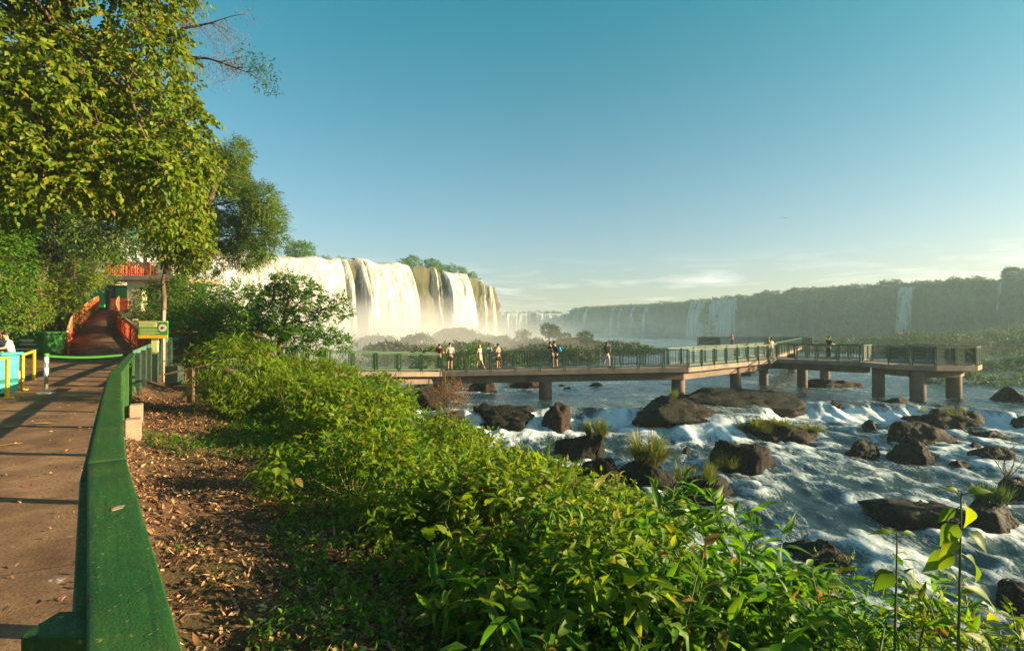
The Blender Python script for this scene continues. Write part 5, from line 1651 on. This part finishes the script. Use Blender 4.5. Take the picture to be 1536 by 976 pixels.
# ------------------------------------------------------------------ thicket between path and river
SIL = [(250, 470), (330, 500), (350, 490), (400, 498), (460, 514), (520, 536), (560, 564), (600, 608), (650, 650), (700, 676), (740, 692), (800, 718), (860, 752), (900, 752), (960, 748), (1060, 742), (1110, 770), (1140, 812), (1180, 880), (1240, 935), (1320, 960), (1536, 930)]
def sil_top(x, y):
    px = CX + F_PX * x / y
    py = float(np.interp(px, [a for a, _ in SIL], [b for _, b in SIL]))
    return CAM_Z - (py - HY) / F_PX * y, px
rr = random.Random(77)
n_sh = 0
ORD = 'nearest second third fourth fifth sixth seventh eighth ninth tenth eleventh twelfth'.split()
ROW = {2.75: 'along the leaf-litter edge of the thicket', 4.3: 'just behind the leaf-litter edge', 6.2: 'along the crest of the thicket', 8.3: 'on the river side of the thicket'}
cnt = {}
Yk = 3.0
spots = []
while Yk < 21:
    for s_, low in ((2.75, 34), (4.3, 14), (6.2, 4), (8.3, 0)):
        y = Yk + rr.uniform(-.35, .35) * (0.5 + Yk * 0.05)
        x = float(rail_x(y)) + (s_ + rr.uniform(-.35, .35) + (0.75 if s_ < 5 and y > 8 else 0)) / 0.79
        spots.append((x, y, s_, low))
    Yk += 1.05 + 0.045 * Yk
for (x, y, s_, low) in spots:
    top, px = sil_top(x, y)
    if px > 860 and y < 7.5:
        continue
    top -= low / F_PX * y
    g = gz1(x, y)
    h = min(top - g, 2.4 if y < 11 else 3.2)
    if h < 0.35 or px > 1150:
        continue
    rad = min(max(0.75 + 0.025 * y, h * 0.55), 1.35)
    far_ = y > 7
    if y < 12:
        h = min(h, {2.75: 0.75, 4.3: 1.15, 6.2: 1.7, 8.3: 2.4}[s_] + max(0, y - 9.5) * 0.3)
    h *= rr.choice((1.0, 0.95, 0.88, 0.8)) if s_ < 7 else 1.0
    n_sh += 1
    cnt[s_] = cnt.get(s_, -1) + 1
    shrub('lime-green shrub, %s from the viewer in the row %s' % (ORD[cnt[s_]], ROW[s_]), x, y, h, rad, 48 if not far_ else 40, 6, 0.105 if not far_ else 0.125, 0.042 if not far_ else 0.054, MT['leaf_lime' if (n_sh * 7) % 5 else 'leaf_green'], 300 + n_sh, 0.35, 0.26, True, 'thicket_shrub', 'shrub', 'lime-green thicket shrubs', 0.35, 7, None, 7, 0.6, 5)
x, y = at(352, 560, 12.4).x, 12.4
shrub('tallest lime-green shrub with drooping shoots beside the slanted display board', x, y, 2.1, 1.05, 44, 7, 0.13, 0.036, MT['leaf_lime'], 401, 0.7, 0.34, True, 'tall_shrub', 'shrub', None, 0.5, 7, None, 9, 0.5, 9)

# shrubs with big pointed leaves in the near corner
BIG = [(1.05, 4.45, 0.86, 0.80, 'large-leaved shrub in the centre, its pointed leaves catching the low sun'),
       (1.95, 4.55, 0.78, 0.72, 'large-leaved shrub next to the rapids with shoots hanging over the dark shore rock'),
       (0.35, 3.35, 0.50, 0.72, 'shaded large-leaved shrub nearest the leaf litter'),
       (1.15, 3.25, 0.52, 0.66, 'shaded large-leaved shrub below the sunlit big leaves'),
       (1.85, 3.55, 0.52, 0.60, 'large-leaved shrub half in sun left of the slim leafy stems'),
       (0.15, 5.2, 0.85, 0.75, 'large-leaved shrub where the lime thicket begins')]
for k, (x, y, h, rad, lab) in enumerate(BIG):
    top, px = sil_top(x, y)
    g = gz1(x, y)
    h2 = max(0.35, min(h + 0.35, top - g)) if y > 4 else h
    shrub(lab, x, y, h2, rad, 22, 5, 0.215, 0.068, MT['leaf_green' if k != 5 else 'leaf_lime'], 500 + k, 0.55, 0.30, 2 if k < 2 else True, 'big_leaf_shrub', 'shrub', 'large-leaved shrubs', 0.55, 7, None, 9, 0.55, 7)
COR = [(2.45, 3.2, 0.72, 0.55, 'low leafy plant clump at the foot of the shorter slim stem'),
       (2.75, 2.85, 0.82, 0.55, 'low leafy plant clump at the foot of the taller slim stem'),
       (3.35, 3.5, 0.95, 0.65, 'low leafy plant clump against the dark rounded rock in the corner'),
       (2.5, 4.3, 0.62, 0.6, 'feathery low bush leaning over the dark shore rock'),
       (2.05, 2.75, 0.62, 0.5, 'low plant clump with narrow leaves in the bottom corner')]
for k, (x, y, h, rad, lab) in enumerate(COR):
    shrub(lab, x, y, h, rad, 34, 6, 0.11 if k != 3 else 0.07, 0.036 if k != 3 else 0.018, MT['leaf_lime' if k in (1, 2) else 'leaf_green'], 540 + k, 0.4, 0.26, True, 'leafy_plant', 'plant', 'low corner plants', 0.45, 7, None, 3, 0.55, 4)

def leafy_stem(lab, x, y, py_top, spec, seed):
    """One upright stem; spec: (height fraction, direction in degrees, length, width, rise)."""
    g = gz1(x, y)
    px = CX + F_PX * x / y
    top = CAM_Z - (py_top - HY) / F_PX * y
    t = thing('sapling', lab, 'plant', (x, y, g), 0)
    H = top - g
    c = [Vector((0.04 * math.sin(2.2 * f), 0.03 * math.sin(3 * f), H * f)) for f in np.linspace(0, 1, 12)]
    MB().tube(c, [0.010 - 0.006 * f for f in np.linspace(0, 1, 12)], 7).build('stem', MT['stem'], t, True)
    lv = Leaves(); pm = MB()
    for (f, a, L, w, rise) in spec:
        k = f * 11; i0 = min(int(k), 10)
        p = c[i0].lerp(c[i0 + 1], k - i0)
        d = Vector((math.cos(math.radians(a)), math.sin(math.radians(a)), rise)).normalized()
        q = p + d * 0.03
        pm.tube([p, q], 0.003, 5)
        lv.add(np.array([q]), np.array([d]), np.array([[0, -0.55, 0.8]]), L * 1.2, w * 1.2, 0.6, 0.16, 2)
    pm.build('leaf_stalks', MT['stem'], t)
    lv.build('stem_leaves', MT['leaf_lime'], t)
x, y = at(1432, 900, 2.75).x, 2.75
leafy_stem('taller slim stem with broad lime leaves standing against the foam', x, y, 738, [
    (0.995, 200, .06, .03, .6), (0.99, -20, .10, .04, .5), (0.98, 100, .08, .03, .8), (0.96, 25, .20, .065, -.35), (0.95, 170, .09, .05, -.6), (0.90, 190, .11, .075, -.9), (0.87, -40, .10, .08, -.5), (0.84, 200, .10, .06, -.4),
    (0.78, 180, .14, .085, -.3), (0.78, 5, .19, .07, -.55), (0.66, 0, .26, .065, -.25), (0.65, 40, .06, .04, .3), (0.52, 175, .07, .04, .3), (0.5, 350, .24, .06, -.35), (0.42, 190, .18, .06, -.2)], 1)
x, y = at(1336, 940, 2.95).x, 2.95
leafy_stem('shorter slim stem with a yellow-green tip left of the taller one', x, y, 798, [
    (0.995, 190, .10, .03, .3), (0.99, 0, .09, .03, .2), (0.98, 80, .06, .03, .6), (0.9, 10, .06, .03, .0), (0.82, 195, .12, .085, -.5), (0.75, 0, .05, .04, -.2), (0.62, 170, .08, .035, -.3), (0.6, 20, .05, .03, .2), (0.42, 5, .09, .05, -.3), (0.4, 185, .15, .05, -.1)], 2)

# dry reddish bush on the brown boulder
p = at(676, 640, 26.6)
shrub('dry reddish-brown bush on the brown boulder below the walkway', p.x, 26.4, 2.1, 0.95, 44, 6, 0.14, 0.022, MT['leaf_dry'], 601, 0.1, 0.55, False, 'dry_bush', 'bush', None, 0.1, 6, -3.0, 14, 0.4, 0, 1.2)

# grass tufts on the rocks
def tuft(lab, x, y, z, h, rad, n, seed, mat='grass', droop=0.5):
    r = np.random.default_rng(seed)
    a = r.uniform(0, 6.28, n); q = rad * np.sqrt(r.random(n))
    nc = 9
    ca, cq = r.uniform(0, 6.28, nc), rad * np.sqrt(r.random(nc)); pk = r.integers(0, nc, n)
    hx_ = np.cos(ca)[pk] * cq[pk] + r.normal(size=n) * 0.13 * rad; hy_ = np.sin(ca)[pk] * cq[pk] + r.normal(size=n) * 0.13 * rad
    a, q = np.arctan2(hy_, hx_), np.hypot(hx_, hy_)
    h = h * r.uniform(0.55, 1.15, nc)[pk]
    lean = r.uniform(0.05, 0.75, n)
    L = h * r.uniform(0.55, 1.15, n)
    V, F4 = [], []
    C = np.stack([np.cos(a) * q, np.sin(a) * q, -0.06 * (q / rad) ** 2], 1)
    a2 = a + r.normal(size=n) * 0.8
    D = np.stack([np.cos(a2) * lean, np.sin(a2) * lean, np.ones(n)], 1); D = nrm(D)
    S = np.stack([-np.sin(a2), np.cos(a2), np.zeros(n)], 1)
    w = 0.012 * r.uniform(0.7, 1.5, n) * (h / 0.6) ** 0.5
    rows = 5
    for k in range(rows):
        t = k / (rows - 1)
        P = C + D * (L * t)[:, None] + np.stack([np.cos(a2), np.sin(a2), -np.ones(n) * 1.1], 1) * (droop * lean * L * t * t)[:, None]
        ww = (w * (1 - t) ** 0.6)[:, None] if k < rows - 1 else 0 * w[:, None] + 0.001
        V += [P - S * ww, P + S * ww]
    V = np.stack(V, 1)
    idx = (np.arange(n) * 2 * rows)[:, None, None]
    f = np.array([[2 * k, 2 * k + 1, 2 * k + 3, 2 * k + 2] for k in range(rows - 1)])
    o = mk('grass_tuft', V.reshape(-1, 3), [(f[None] + idx).reshape(-1, 4)], MT[mat])
    o.location = (x, y, z)
    return tag(o, lab, 'grass tuft', 'grass tufts on the river rocks')
def on_rock(i, fx=0.0, fy=-0.2):
    X, Y, sx, dep, top = rock_sites[i]
    me = rock_objs[i].data
    co = np.empty(len(me.vertices) * 3, np.float32); me.vertices.foreach_get('co', co); co = co.reshape(-1, 3)
    dd = np.hypot(co[:, 0] - fx * sx, co[:, 1] - fy * dep)
    return X + fx * sx, Y + fy * dep, rock_objs[i].location.z + float(co[dd < dd.min() + 0.12][:, 2].max()) + 0.06
x, y, z = on_rock(9, -0.05, -0.3)
tuft('tall arching grass tuft on the stump-like rock in mid rapids', x, y, z, 1.25, 0.42, 900, 1, 'grass', 0.8)
x, y, z = on_rock(7, 0.45, -0.2); tuft('grass tuft on the shoulder of the big dark boulder', x, y, z, 0.75, 0.45, 500, 2)
x, y, z = on_rock(14, -0.35, -0.2); tuft('bright grass patch on the left of the long dark rock', x, y, z - 0.05, 0.6, 0.75, 900, 3)
x, y, z = on_rock(14, 0.15, -0.2); tuft('bright grass patch in the middle of the long dark rock', x, y, z - 0.05, 0.5, 0.6, 700, 4)
x, y, z = on_rock(14, 0.7, -0.2); tuft('short grass at the right end of the long dark rock', x, y, z - 0.05, 0.5, 0.5, 400, 5)
x, y, z = on_rock(21, 0.0, 0.0); tuft('thin grassy crown on the large dark rock under the lookout', x, y, z - 0.05, 0.45, 0.9, 700, 6)
x, y, z = on_rock(21, -0.55, 0.0); tuft('small grass patch on the left of the large rock under the lookout', x, y, z - 0.1, 0.45, 0.5, 300, 7)
x, y, z = on_rock(12, -0.05, 0.3); tuft('small tuft of grass beside the third pier', x, y, z, 0.5, 0.3, 200, 8)
x, y, z = on_rock(29, -0.2, 0.0); tuft('dark twiggy clump on the black rock at the picture edge', x, y, z - 0.05, 0.7, 0.4, 500, 9, 'leaf_dark', 0.3)
x, y, z = on_rock(10, -0.5, -0.5); tuft('low grass at the foot of the pointed boulder', x, y, z, 0.6, 0.5, 400, 10)
x, y, z = on_rock(11, -0.2, -0.2); tuft('weedy grass on the low rock touching the big-leaved shrubs', x, y, z - 0.1, 0.55, 0.7, 500, 11)

# bare twigs on the edge rock
m = MB(); rr = random.Random(9)
x, y, z = on_rock(30, -0.5, 0.0)
for k in range(7):
    p0 = (0, 0, 0); q = (rr.uniform(-1.1, 0.6), rr.uniform(-.4, .4), rr.uniform(0.4, 1.3))
    pts = limb(m, p0, q, 0.02, 0.006, rr, 0.12, 5, 5)
    for _ in range(3):
        s0 = rr.choice(pts[2:]); limb(m, s0, s0 + Vector((rr.uniform(-.3, .3), rr.uniform(-.2, .2), rr.uniform(0, .35))), 0.007, 0.003, rr, 0.1, 3, 4)
o = m.build('dead_branch', MT['twig']); o.location = (x, y, z - 0.1)
tag(o, 'bare dead branch spreading over the edge rock in the rapids', 'branch')

# bushes beyond and beside the walkway
def islet(name, x, y, z, rx, ry, h, seed):
    o = rock_mesh(name, (rx, ry, h), seed, MT['rock_dark'], None, 4)
    o.location = (x, y, z)
    return tag(o, kind='structure')
for k, (px, py, Y, hh, rad, mat, lab) in enumerate([
        (638, 519, 47, 1.9, 1.35, 'leaf_dark', 'square dark green bush behind the person in red'),
        (655, 524, 46, 1.5, 1.0, 'leaf_lime', 'yellow-green bush seen just behind the tall person in grey'),
        (693, 540, 44, 1.3, 1.0, 'leaf_lime', 'low yellow bush seen through the railing beside the tall person'),
        (714, 521, 50, 1.8, 1.3, 'leaf_green', 'bush behind the walker in pink, beyond the walkway'),
        (770, 532, 47, 1.7, 1.2, 'leaf_dark', 'dark bush seen through the rails left of the backpack wearer'),
        (800, 545, 43, 1.1, 0.7, 'leaf_dark', 'little dark bush seen through the rails next to the couple')]):
    p = at(px, py, Y)
    shrub(lab, p.x, Y, hh, rad, 16, 5, 0.22, 0.12, MT[mat], 620 + k, 0.3, 0.4, False, 'river_bush', 'bush', 'bushes on the rocks beyond the walkway', 0.2, 6, p.z - hh + 0.1, 5)
    islet('island', p.x, Y, p.z - hh - 0.9, rad * 1.3, rad * 1.1, 1.3, 640 + k)
for k, (px, py, Y, hh, rad, mat, lab) in enumerate([
        (1400, 553, 43.5, 1.3, 1.4, 'leaf_dark', 'grassy green bush between the two lookout piers'),
        (1452, 560, 44, 1.2, 1.7, 'leaf_dark', 'low spreading bush right of the last lookout pier'),
        (1502, 566, 41, 1.5, 1.3, 'leaf_dark', 'dark bush on the rock right of the lookout'),
        (1548, 560, 42, 2.0, 1.8, 'leaf_dark', 'dark bush cut by the right picture edge'),
        (1478, 543, 56, 2.6, 2.4, 'leaf_dark', 'tall rounded bush behind the low spreading bush right of the lookout'),
        (1512, 534, 58, 3.2, 2.6, 'leaf_dark', 'tallest bush on the far shore right of the lookout'),
        (1552, 530, 57, 3.4, 2.8, 'leaf_dark', 'tall far-shore bush cut by the picture edge')]):
    p = at(px, py, Y)
    shrub(lab, p.x, Y, hh, rad, 16, 5, 0.22, 0.08, MT[mat], 660 + k, 0.3, 0.4, False, 'shore_bush', 'bush', 'bushes beside the lookout', 0.2, 6, p.z - hh + 0.1, 5)
    islet('island', p.x, Y + 0.3, p.z - hh - 0.7, rad * 1.25, rad * 1.2, 1.1, 680 + k)

# ------------------------------------------------------------------ leaf litter, weeds and undergrowth
r = np.random.default_rng(90)
def scatter(n, y0, y1, s0, s1, pw=1.0):
    y = y0 + (y1 - y0) * r.random(n) ** pw
    s = s0 + (s1 - s0) * r.random(n)
    x = rail_x(y) + s / 0.79
    return np.stack([x, y, ground_z(x, y)], 1)
P = scatter(27000, 0.4, 15.0, 0.12, 3.4, 1.5)
n = len(P)
lv = Leaves()
ang = r.uniform(0, 6.28, n)
lv.add(P + np.array([0, 0, 0.012]) + UP * (r.random(n) ** 2 * 0.03)[:, None], np.stack([np.cos(ang), np.sin(ang), r.normal(size=n) * 0.25], 1), UP + r.normal(size=(n, 3)) * 0.40, 0.022 + 0.065 * r.random(n) ** 1.8, r.uniform(0.012, 0.040, n), r.uniform(-0.9, 1.1, n), 0.3, True)
o = lv.build('leaf_litter', MT['litter']); tag(o, 'dry brown leaf litter covering the slope beside the railing', 'leaf litter', None, 'stuff')
m = MB(); q = random.Random(5)
for k in range(70):
    y = 1.2 + 9 * q.random() ** 1.4; x = float(rail_x(y)) + q.uniform(0.4, 3.2) / 0.79; z = gz1(x, y) + 0.02
    a = q.uniform(0, 6.28); L = q.uniform(0.12, 0.45)
    m.tube([(x, y, z), (x + math.cos(a) * L * .5, y + math.sin(a) * L * .5, z + 0.02), (x + math.cos(a + .3) * L, y + math.sin(a + .3) * L, z + 0.005)], [0.007, 0.006, 0.003], 5)
o = m.build('twig_litter', MT['twig'], None, True); tag(o, 'thin fallen twigs lying among the dry leaves on the slope', 'twigs', None, 'stuff')
P = scatter(13000, 0.6, 15.0, 0.4, 4.2, 1.3)
k = (vnoise(P[:, 0] * 0.9, P[:, 1] * 0.9, 0, 12) + 0.6 * (bank_s(P[:, 0], P[:, 1]) - 1.45)) > 0.0
P = P[k]
lv = Leaves()
A = np.stack([r.normal(size=len(P)) * 0.6, r.normal(size=len(P)) * 0.6, np.ones(len(P))], 1)
sprays(lv, r, P, A, r.uniform(0.05, 0.22, len(P)), 6, 0.05, 0.024, 0.2, 0.3, True)
o = lv.build('weeds', MT['leaf_green']); tag(o, 'small green weeds sprouting through the leaf litter', 'weeds', None, 'stuff')
P = scatter(15000, 1.5, 22.0, 2.2, 10.8, 1.25)
P = P + UP * (r.random(len(P)) * 0.16)[:, None]
lv = Leaves()
A = np.stack([r.normal(size=len(P)), r.normal(size=len(P)), 0.6 * np.ones(len(P))], 1)
sprays(lv, r, P, A, r.uniform(0.12, 0.30, len(P)), 5, 0.085, 0.042, 0.4, 0.3, False)
o = lv.build('undergrowth', MT['leaf_green']); tag(o, 'creeping green undergrowth below the thicket shrubs', 'undergrowth', None, 'stuff')
# a few leaves blown along the path's edge
n = 520
y = 1.0 + 13 * r.random(n) ** 1.3; s = -0.04 - 2.6 * r.random(n) ** 3
P = np.stack([rail_x(y) + s / 0.79, y, path_z(y) + 0.014], 1)
lv = Leaves(); ang = r.uniform(0, 6.28, n)
lv.add(P, np.stack([np.cos(ang), np.sin(ang), 0.1 + 0 * ang], 1), UP + r.normal(size=(n, 3)) * 0.3, r.uniform(0.02, 0.06, n), r.uniform(0.012, 0.03, n), r.uniform(-0.5, 0.6, n), 0.3, True)
o = lv.build('leaf_litter', MT['litter']); tag(o, 'few dry leaves blown onto the concrete path', 'leaf litter', None, 'stuff')
# ground cover left of the path
n = 9000
y = 12 + 34 * r.random(n); s = -7.0 - 13 * r.random(n)
x = rail_x(y) + s / 0.79
P = np.stack([x, y, ground_z(x, y) + r.random(n) * 0.35], 1)
lv = Leaves()
sprays(lv, r, P, np.stack([r.normal(size=n), r.normal(size=n), 0.8 * np.ones(n)], 1), 0.4, 5, 0.2, 0.10, 0.4, 0.3, False)
o = lv.build('undergrowth', MT['leaf_green']); tag(o, 'leafy ground cover on the bank left of the ramp', 'undergrowth', None, 'stuff')

# ------------------------------------------------------------------ forest, islands and skyline trees
def crowns(lv, r, C, R, n, size, sun=None):
    """Rounded crowns built of leaf clumps."""
    for c, rad in zip(C, R):
        d = nrm(r.normal(size=(n, 3))); d[:, 2] = np.abs(d[:, 2]) * 1.1 - 0.25
        q = rad * r.uniform(0.75, 1.08, n)
        P = c + d * q[:, None] * np.array([1, 1, 0.75])
        lv.add(P, r.normal(size=(n, 3)) + d * 0.3, d + r.normal(size=(n, 3)) * 0.5, size * rad * r.uniform(.6, 1.3, n), size * rad * r.uniform(.4, .8, n), 0.2, 0.2, False)
r = np.random.default_rng(123)
lv = Leaves()
us = r.uniform(330, CR.len - 120, 1100)
Pc, Nc = CR.pos(us), CR.nor(us)
bk = r.random(len(us)) ** 1.5 * 26 + 0.3
C = np.stack([Pc[:, 0] - Nc[:, 0] * bk, Pc[:, 1] - Nc[:, 1] * bk, Pc[:, 2] + 0.3 + bk * 0.03 + r.normal(size=len(us)) * 0.25], 1)
crowns(lv, r, C, r.uniform(1.0, 1.9, len(us)) * (1 + 0.35 * (r.random(len(us)) > 0.95)), 46, 0.45)
us = r.uniform(640, CR.len - 160, 900)                   # plants clinging to the face
Pc, Nc = CR.pos(us), CR.nor(us)
f = r.random(len(us)); zz = Pc[:, 2] * (1 - f) + -6 * f
o_ = 0.14 * (Pc[:, 2] - zz) + 1.5
C = np.stack([Pc[:, 0] + Nc[:, 0] * o_, Pc[:, 1] + Nc[:, 1] * o_, zz], 1)
px_ = CX + F_PX * C[:, 0] / C[:, 1]
bad = ((px_ > 858) & (px_ < 888)) | ((px_ > 916) & (px_ < 980)) | ((px_ > 1030) & (px_ < 1114)) | ((px_ > 1344) & (px_ < 1380)) | ((px_ > 1496) & (px_ < 1512))
crowns(lv, r, C[~bad], r.uniform(0.9, 2.4, (~bad).sum()), 26, 0.45)
us = r.uniform(0, 330, 130)                              # along the far wall
Pc, Nc = CR.pos(us), CR.nor(us)
bk = 9 + r.random(len(us)) * 25
crowns(lv, r, np.stack([Pc[:, 0] - Nc[:, 0] * bk, Pc[:, 1] - Nc[:, 1] * bk, Pc[:, 2] + 1.0 + r.normal(size=len(us)) * 0.8], 1), r.uniform(2, 4.2, len(us)), 30, 0.5)
o = lv.build('forest', MT['leaf_far']); tag(o, 'hazy forest along the top and face of the long shaded cliff', 'forest', None, 'stuff')

# wooded spur below the dark cliff on the right
hx = np.arange(24, 260, 2.5); hy = np.arange(55, 200, 2.5)
HX, HYY = np.meshgrid(hx, hy)
def spur_z(X, Y):
    return -5.5 + 15.0 * np.exp(-0.5 * (((X - 182) / 36.0) ** 2 + ((Y - 112) / 34.0) ** 2)) + 1.0 * fbm(X * 0.06, Y * 0.06, 0, 3, 8) + 3.0 * np.exp(-((Y - 104) / 15.0) ** 2) * sstep(30, 58, X)
o = grid_mesh('hill', hx, hy, spur_z(HX, HYY), MT['ground']); tag(o, kind='structure')
x = r.uniform(34, 200, 1500); y = r.uniform(60, 180, 1500)
z = spur_z(x, y); k = z > -3.2
lv = Leaves()
crowns(lv, r, np.stack([x, y, z + 0.6], 1)[k], r.uniform(1.6, 4.0, k.sum()), 150, 0.15)
o = lv.build('forest', MT['leaf_far']); tag(o, 'wooded spur of rounded tree crowns below the dark cliff', 'forest', None, 'stuff')

# islands under the sunlit falls
ISL = [(568, 88, 46, 500, 0.5), (628, 84, 40, 499, 0.6), (690, 98, 58, 492, 1.0), (742, 92, 50, 502, 1.0), (800, 90, 56, 508, 1.0), (866, 94, 60, 506, 1.0), (930, 98, 56, 512, 1.0), (965, 100, 30, 520, 1.0), (590, 70, 60, 512, 0.7), (700, 72, 70, 512, 1.0), (820, 76, 80, 516, 1.0)]
lv = Leaves()
for k, (px, Y, wpx, py, cov) in enumerate(ISL):
    p = at(px, py, Y)
    rx = wpx / F_PX * Y
    h = p.z + 3.6
    o = rock_mesh('island', (rx, rx * 0.7, h), 700 + k, MT['rock_brown'], None, 5)
    o.location = (p.x, Y, -3.9); tag(o, kind='structure')
    n = int(110 * max(cov, 0.7) * rx / 6)
    a = r.uniform(0, 6.28, n); q = np.sqrt(r.random(n)) * 0.95
    C = np.stack([p.x + np.cos(a) * q * rx, Y + np.sin(a) * q * rx * 0.7, -3.9 + h * np.sqrt(np.clip(1 - q * q, 0, 1)) * 0.9], 1)
    crowns(lv, r, C, r.uniform(0.5, 1.25, n), 34, 0.42)
o = lv.build('island_foliage', MT['leaf_far']); tag(o, 'misty bushes covering the islands under the sunlit falls', 'vegetation', None, 'stuff')

def sky_tree(lab, p, h, rad, seed, flat=0.8, mat='leaf_far', name='skyline_tree', n=5, per=5.0, leaf=0.16):
    q = random.Random(seed)
    lob = [(p.x + q.uniform(-.6, .6) * rad, p.y + q.uniform(-.5, .5) * rad, p.z + h - rad * flat * q.uniform(0.4, 1.1), rad * q.uniform(0.4, 0.62)) for _ in range(n)]
    tree(name, lab, (p.x, p.y, p.z), [(p.x, p.y, p.z - 1.0), (p.x + 0.1, p.y, p.z + h * 0.35), (p.x, p.y, p.z + h * 0.7)], lob, per, 5, leaf * rad, leaf * 0.55 * rad, MT[mat], seed, 0.03 * h + 0.05, 'skyline trees', False, 0.2, 0.0, 0.3 * rad, cat='tree')
def on_crest(cr, px, lo, hi, back):
    u = cr.u_at(px, lo, hi)
    P, Nn = cr.pos(np.array([u]))[0], cr.nor(np.array([u]))[0]
    return Vector((P[0] - Nn[0] * back, P[1] - Nn[1] * back, P[2]))
for k, (px, h, rad, lab) in enumerate([
        (462, 3.6, 2.8, 'round sunlit tree at the top of the broad cream waterfall'),
        (480, 1.7, 2.0, 'low yellow bush trailing right from the round sunlit tree'),
        (506, 1.4, 1.5, 'yellow-green bush hanging over the lip at the end of the broad cream waterfall'),
        (524, 1.2, 1.3, 'small bush in the gap between the broad and the widest waterfall'),
        (622, 2.6, 1.8, 'small tree at the left end of the wooded rim above the rock face'),
        (636, 3.2, 2.4, 'spreading tree above the mossy rock face'),
        (656, 3.4, 2.6, 'tree on the rim between the ribbon fall and the spreading fall'),
        (672, 3.2, 2.4, 'tree on the rim above the middle of the spreading fall'),
        (688, 3.4, 2.4, 'tree on the rim above the right of the spreading fall'),
        (703, 3.2, 2.3, 'tree stepping down the rim just before the cliff corner'),
        (718, 2.8, 2.2, 'lower tree above the first thin trickle'),
        (731, 2.4, 2.0, 'last bush on the sunlit cliff corner')]):
    p = on_crest(CL, px, 0, LE, 3.0 + (k % 3))
    sky_tree(lab, p, h, rad, 800 + k, 0.7, 'leaf_green', n=6)
for k, (px, h, rad, fl, lab) in enumerate([
        (1080, 2.2, 2.6, 0.8, 'rounded trees behind the lip of the thick white waterfall'),
        (1098, 2.4, 2.6, 0.8, 'yellowish tree at the right lip of the thick white waterfall'),
        (1140, 2.4, 3.2, 0.8, 'big rounded crown at the step in the skyline'),
        (1338, 2.8, 2.2, 0.6, 'lit tree standing up left of the single tall fall'),
        (1315, 2.6, 1.8, 0.7, 'small bush tree on the skyline left of the lit tree'),
        (1420, 2.2, 2.2, 0.6, 'broad tree on the skyline midway to the umbrella tree'),
        (1462, 2.2, 2.2, 0.6, 'spreading tree on the skyline left of the umbrella tree'),
        (1506, 4.0, 3.6, 0.3, 'flat-topped umbrella tree at the head of the slim waterfall'),
        (1540, 3.8, 3.0, 0.7, 'reddish-lit tree at the right picture edge skyline')]):
    p = on_crest(CR, px, 420, CR.len - 200, 5.0)
    sky_tree(lab, p, h, rad, 830 + k, fl, 'leaf_far', n=6)
for k, (px, py, Y, h, rad, lab) in enumerate([
        (784, 504, 90, 2.0, 1.3, 'round treetop on the misty island left of a taller one'),
        (823, 497, 92, 3.0, 1.6, 'tallest round treetop on the misty island'),
        (848, 507, 92, 1.8, 1.3, 'low treetop right of the tallest on the misty island'),
        (880, 506, 94, 2.0, 1.5, 'small treetop at the middle of the misty island ridge')]):
    p = at(px, py, Y)
    sky_tree(lab, Vector((p.x, Y, p.z - h * 0.6)), h, rad, 860 + k, 0.8, 'leaf_far', 'island_tree', 6, 16.0)
# a bird far off over the gorge
p = at(1177, 327, 130)
m = MB()
m.ball((0, 0, 0), (0.20, 0.06, 0.06), 8, 6)
m.add([(0.08, 0, 0.02), (-0.08, 0, 0.02), (-0.02, 0.42, 0.20), (-0.10, 0.75, 0.10), (-0.02, -0.42, 0.20), (-0.10, -0.75, 0.10), (0.02, 0.42, 0.16), (0.02, -0.42, 0.16)], [(0, 2, 3, 1), (1, 5, 4, 0), (0, 1, 3, 6), (0, 7, 5, 1)])
m.add([(-0.18, 0, 0.01), (-0.38, 0.07, 0.0), (-0.38, -0.07, 0.0), (-0.3, 0, 0.03)], [(0, 1, 3), (0, 3, 2), (0, 2, 1), (1, 2, 3)])
o = m.build('bird', MT['black'], None, True); o.location = p; o.rotation_euler = (0.3, 0, 1.0)
tag(o, 'tiny dark bird gliding alone in the sky above the gorge', 'bird')

# ------------------------------------------------------------------ haze and spray
def haze_mat(name, dens, col, aniso=0.2):
    b = NT(name)
    v = b.n('ShaderNodeVolumePrincipled', {'Color': col, 'Density': dens, 'Anisotropy': aniso})
    b.t.links.new(v.outputs[0], b.out.inputs['Volume'])
    return b.m
hz = MB().box((60, 480, 14.5), (1300, 1120, 51.0)).build('haze', haze_mat('haze', 0.0005, (0.62, 0.90, 1.0)))
tag(hz, 'thin evening haze filling the gorge', 'haze', None, 'stuff')
def mist_mat(name, peak, col=(0.95, 0.95, 0.95), sc=1.6):
    b = NT(name)
    v = b.coord()
    g = b.n('ShaderNodeTexGradient', {'Vector': v}, gradient_type='SPHERICAL').outputs['Fac']
    n = b.noise(v, sc, 4.0, 0.6, 0.4)
    d = b.math('MULTIPLY', b.math('POWER', g, 1.3), b.mr(n, 0.3, 0.7, 0.15, 1.5))
    vv = b.n('ShaderNodeVolumePrincipled', {'Color': col, 'Density': b.math('MULTIPLY', d, peak), 'Anisotropy': 0.2})
    b.t.links.new(vv.outputs[0], b.out.inputs['Volume'])
    return b.m
def mist(lab, c, rad, peak, seed, col=(0.95, 0.95, 0.95), sc=1.6):
    o = MB().ball((0, 0, 0), 1.0, 24, 16).build('mist', mist_mat('mist_%d' % seed, peak, col, sc), None, True)
    o.location = c; o.scale = rad
    return tag(o, lab, 'mist', None, 'stuff')
mist('white spray at the foot of the widest sunlit waterfall', (-26, 100, -4), (46, 48, 14), 0.095, 1)
mist('bluish spray drifting in the gorge below the shaded cliff', (78, 360, -8), (100, 200, 25), 0.006, 2, (0.75, 0.93, 1.0))
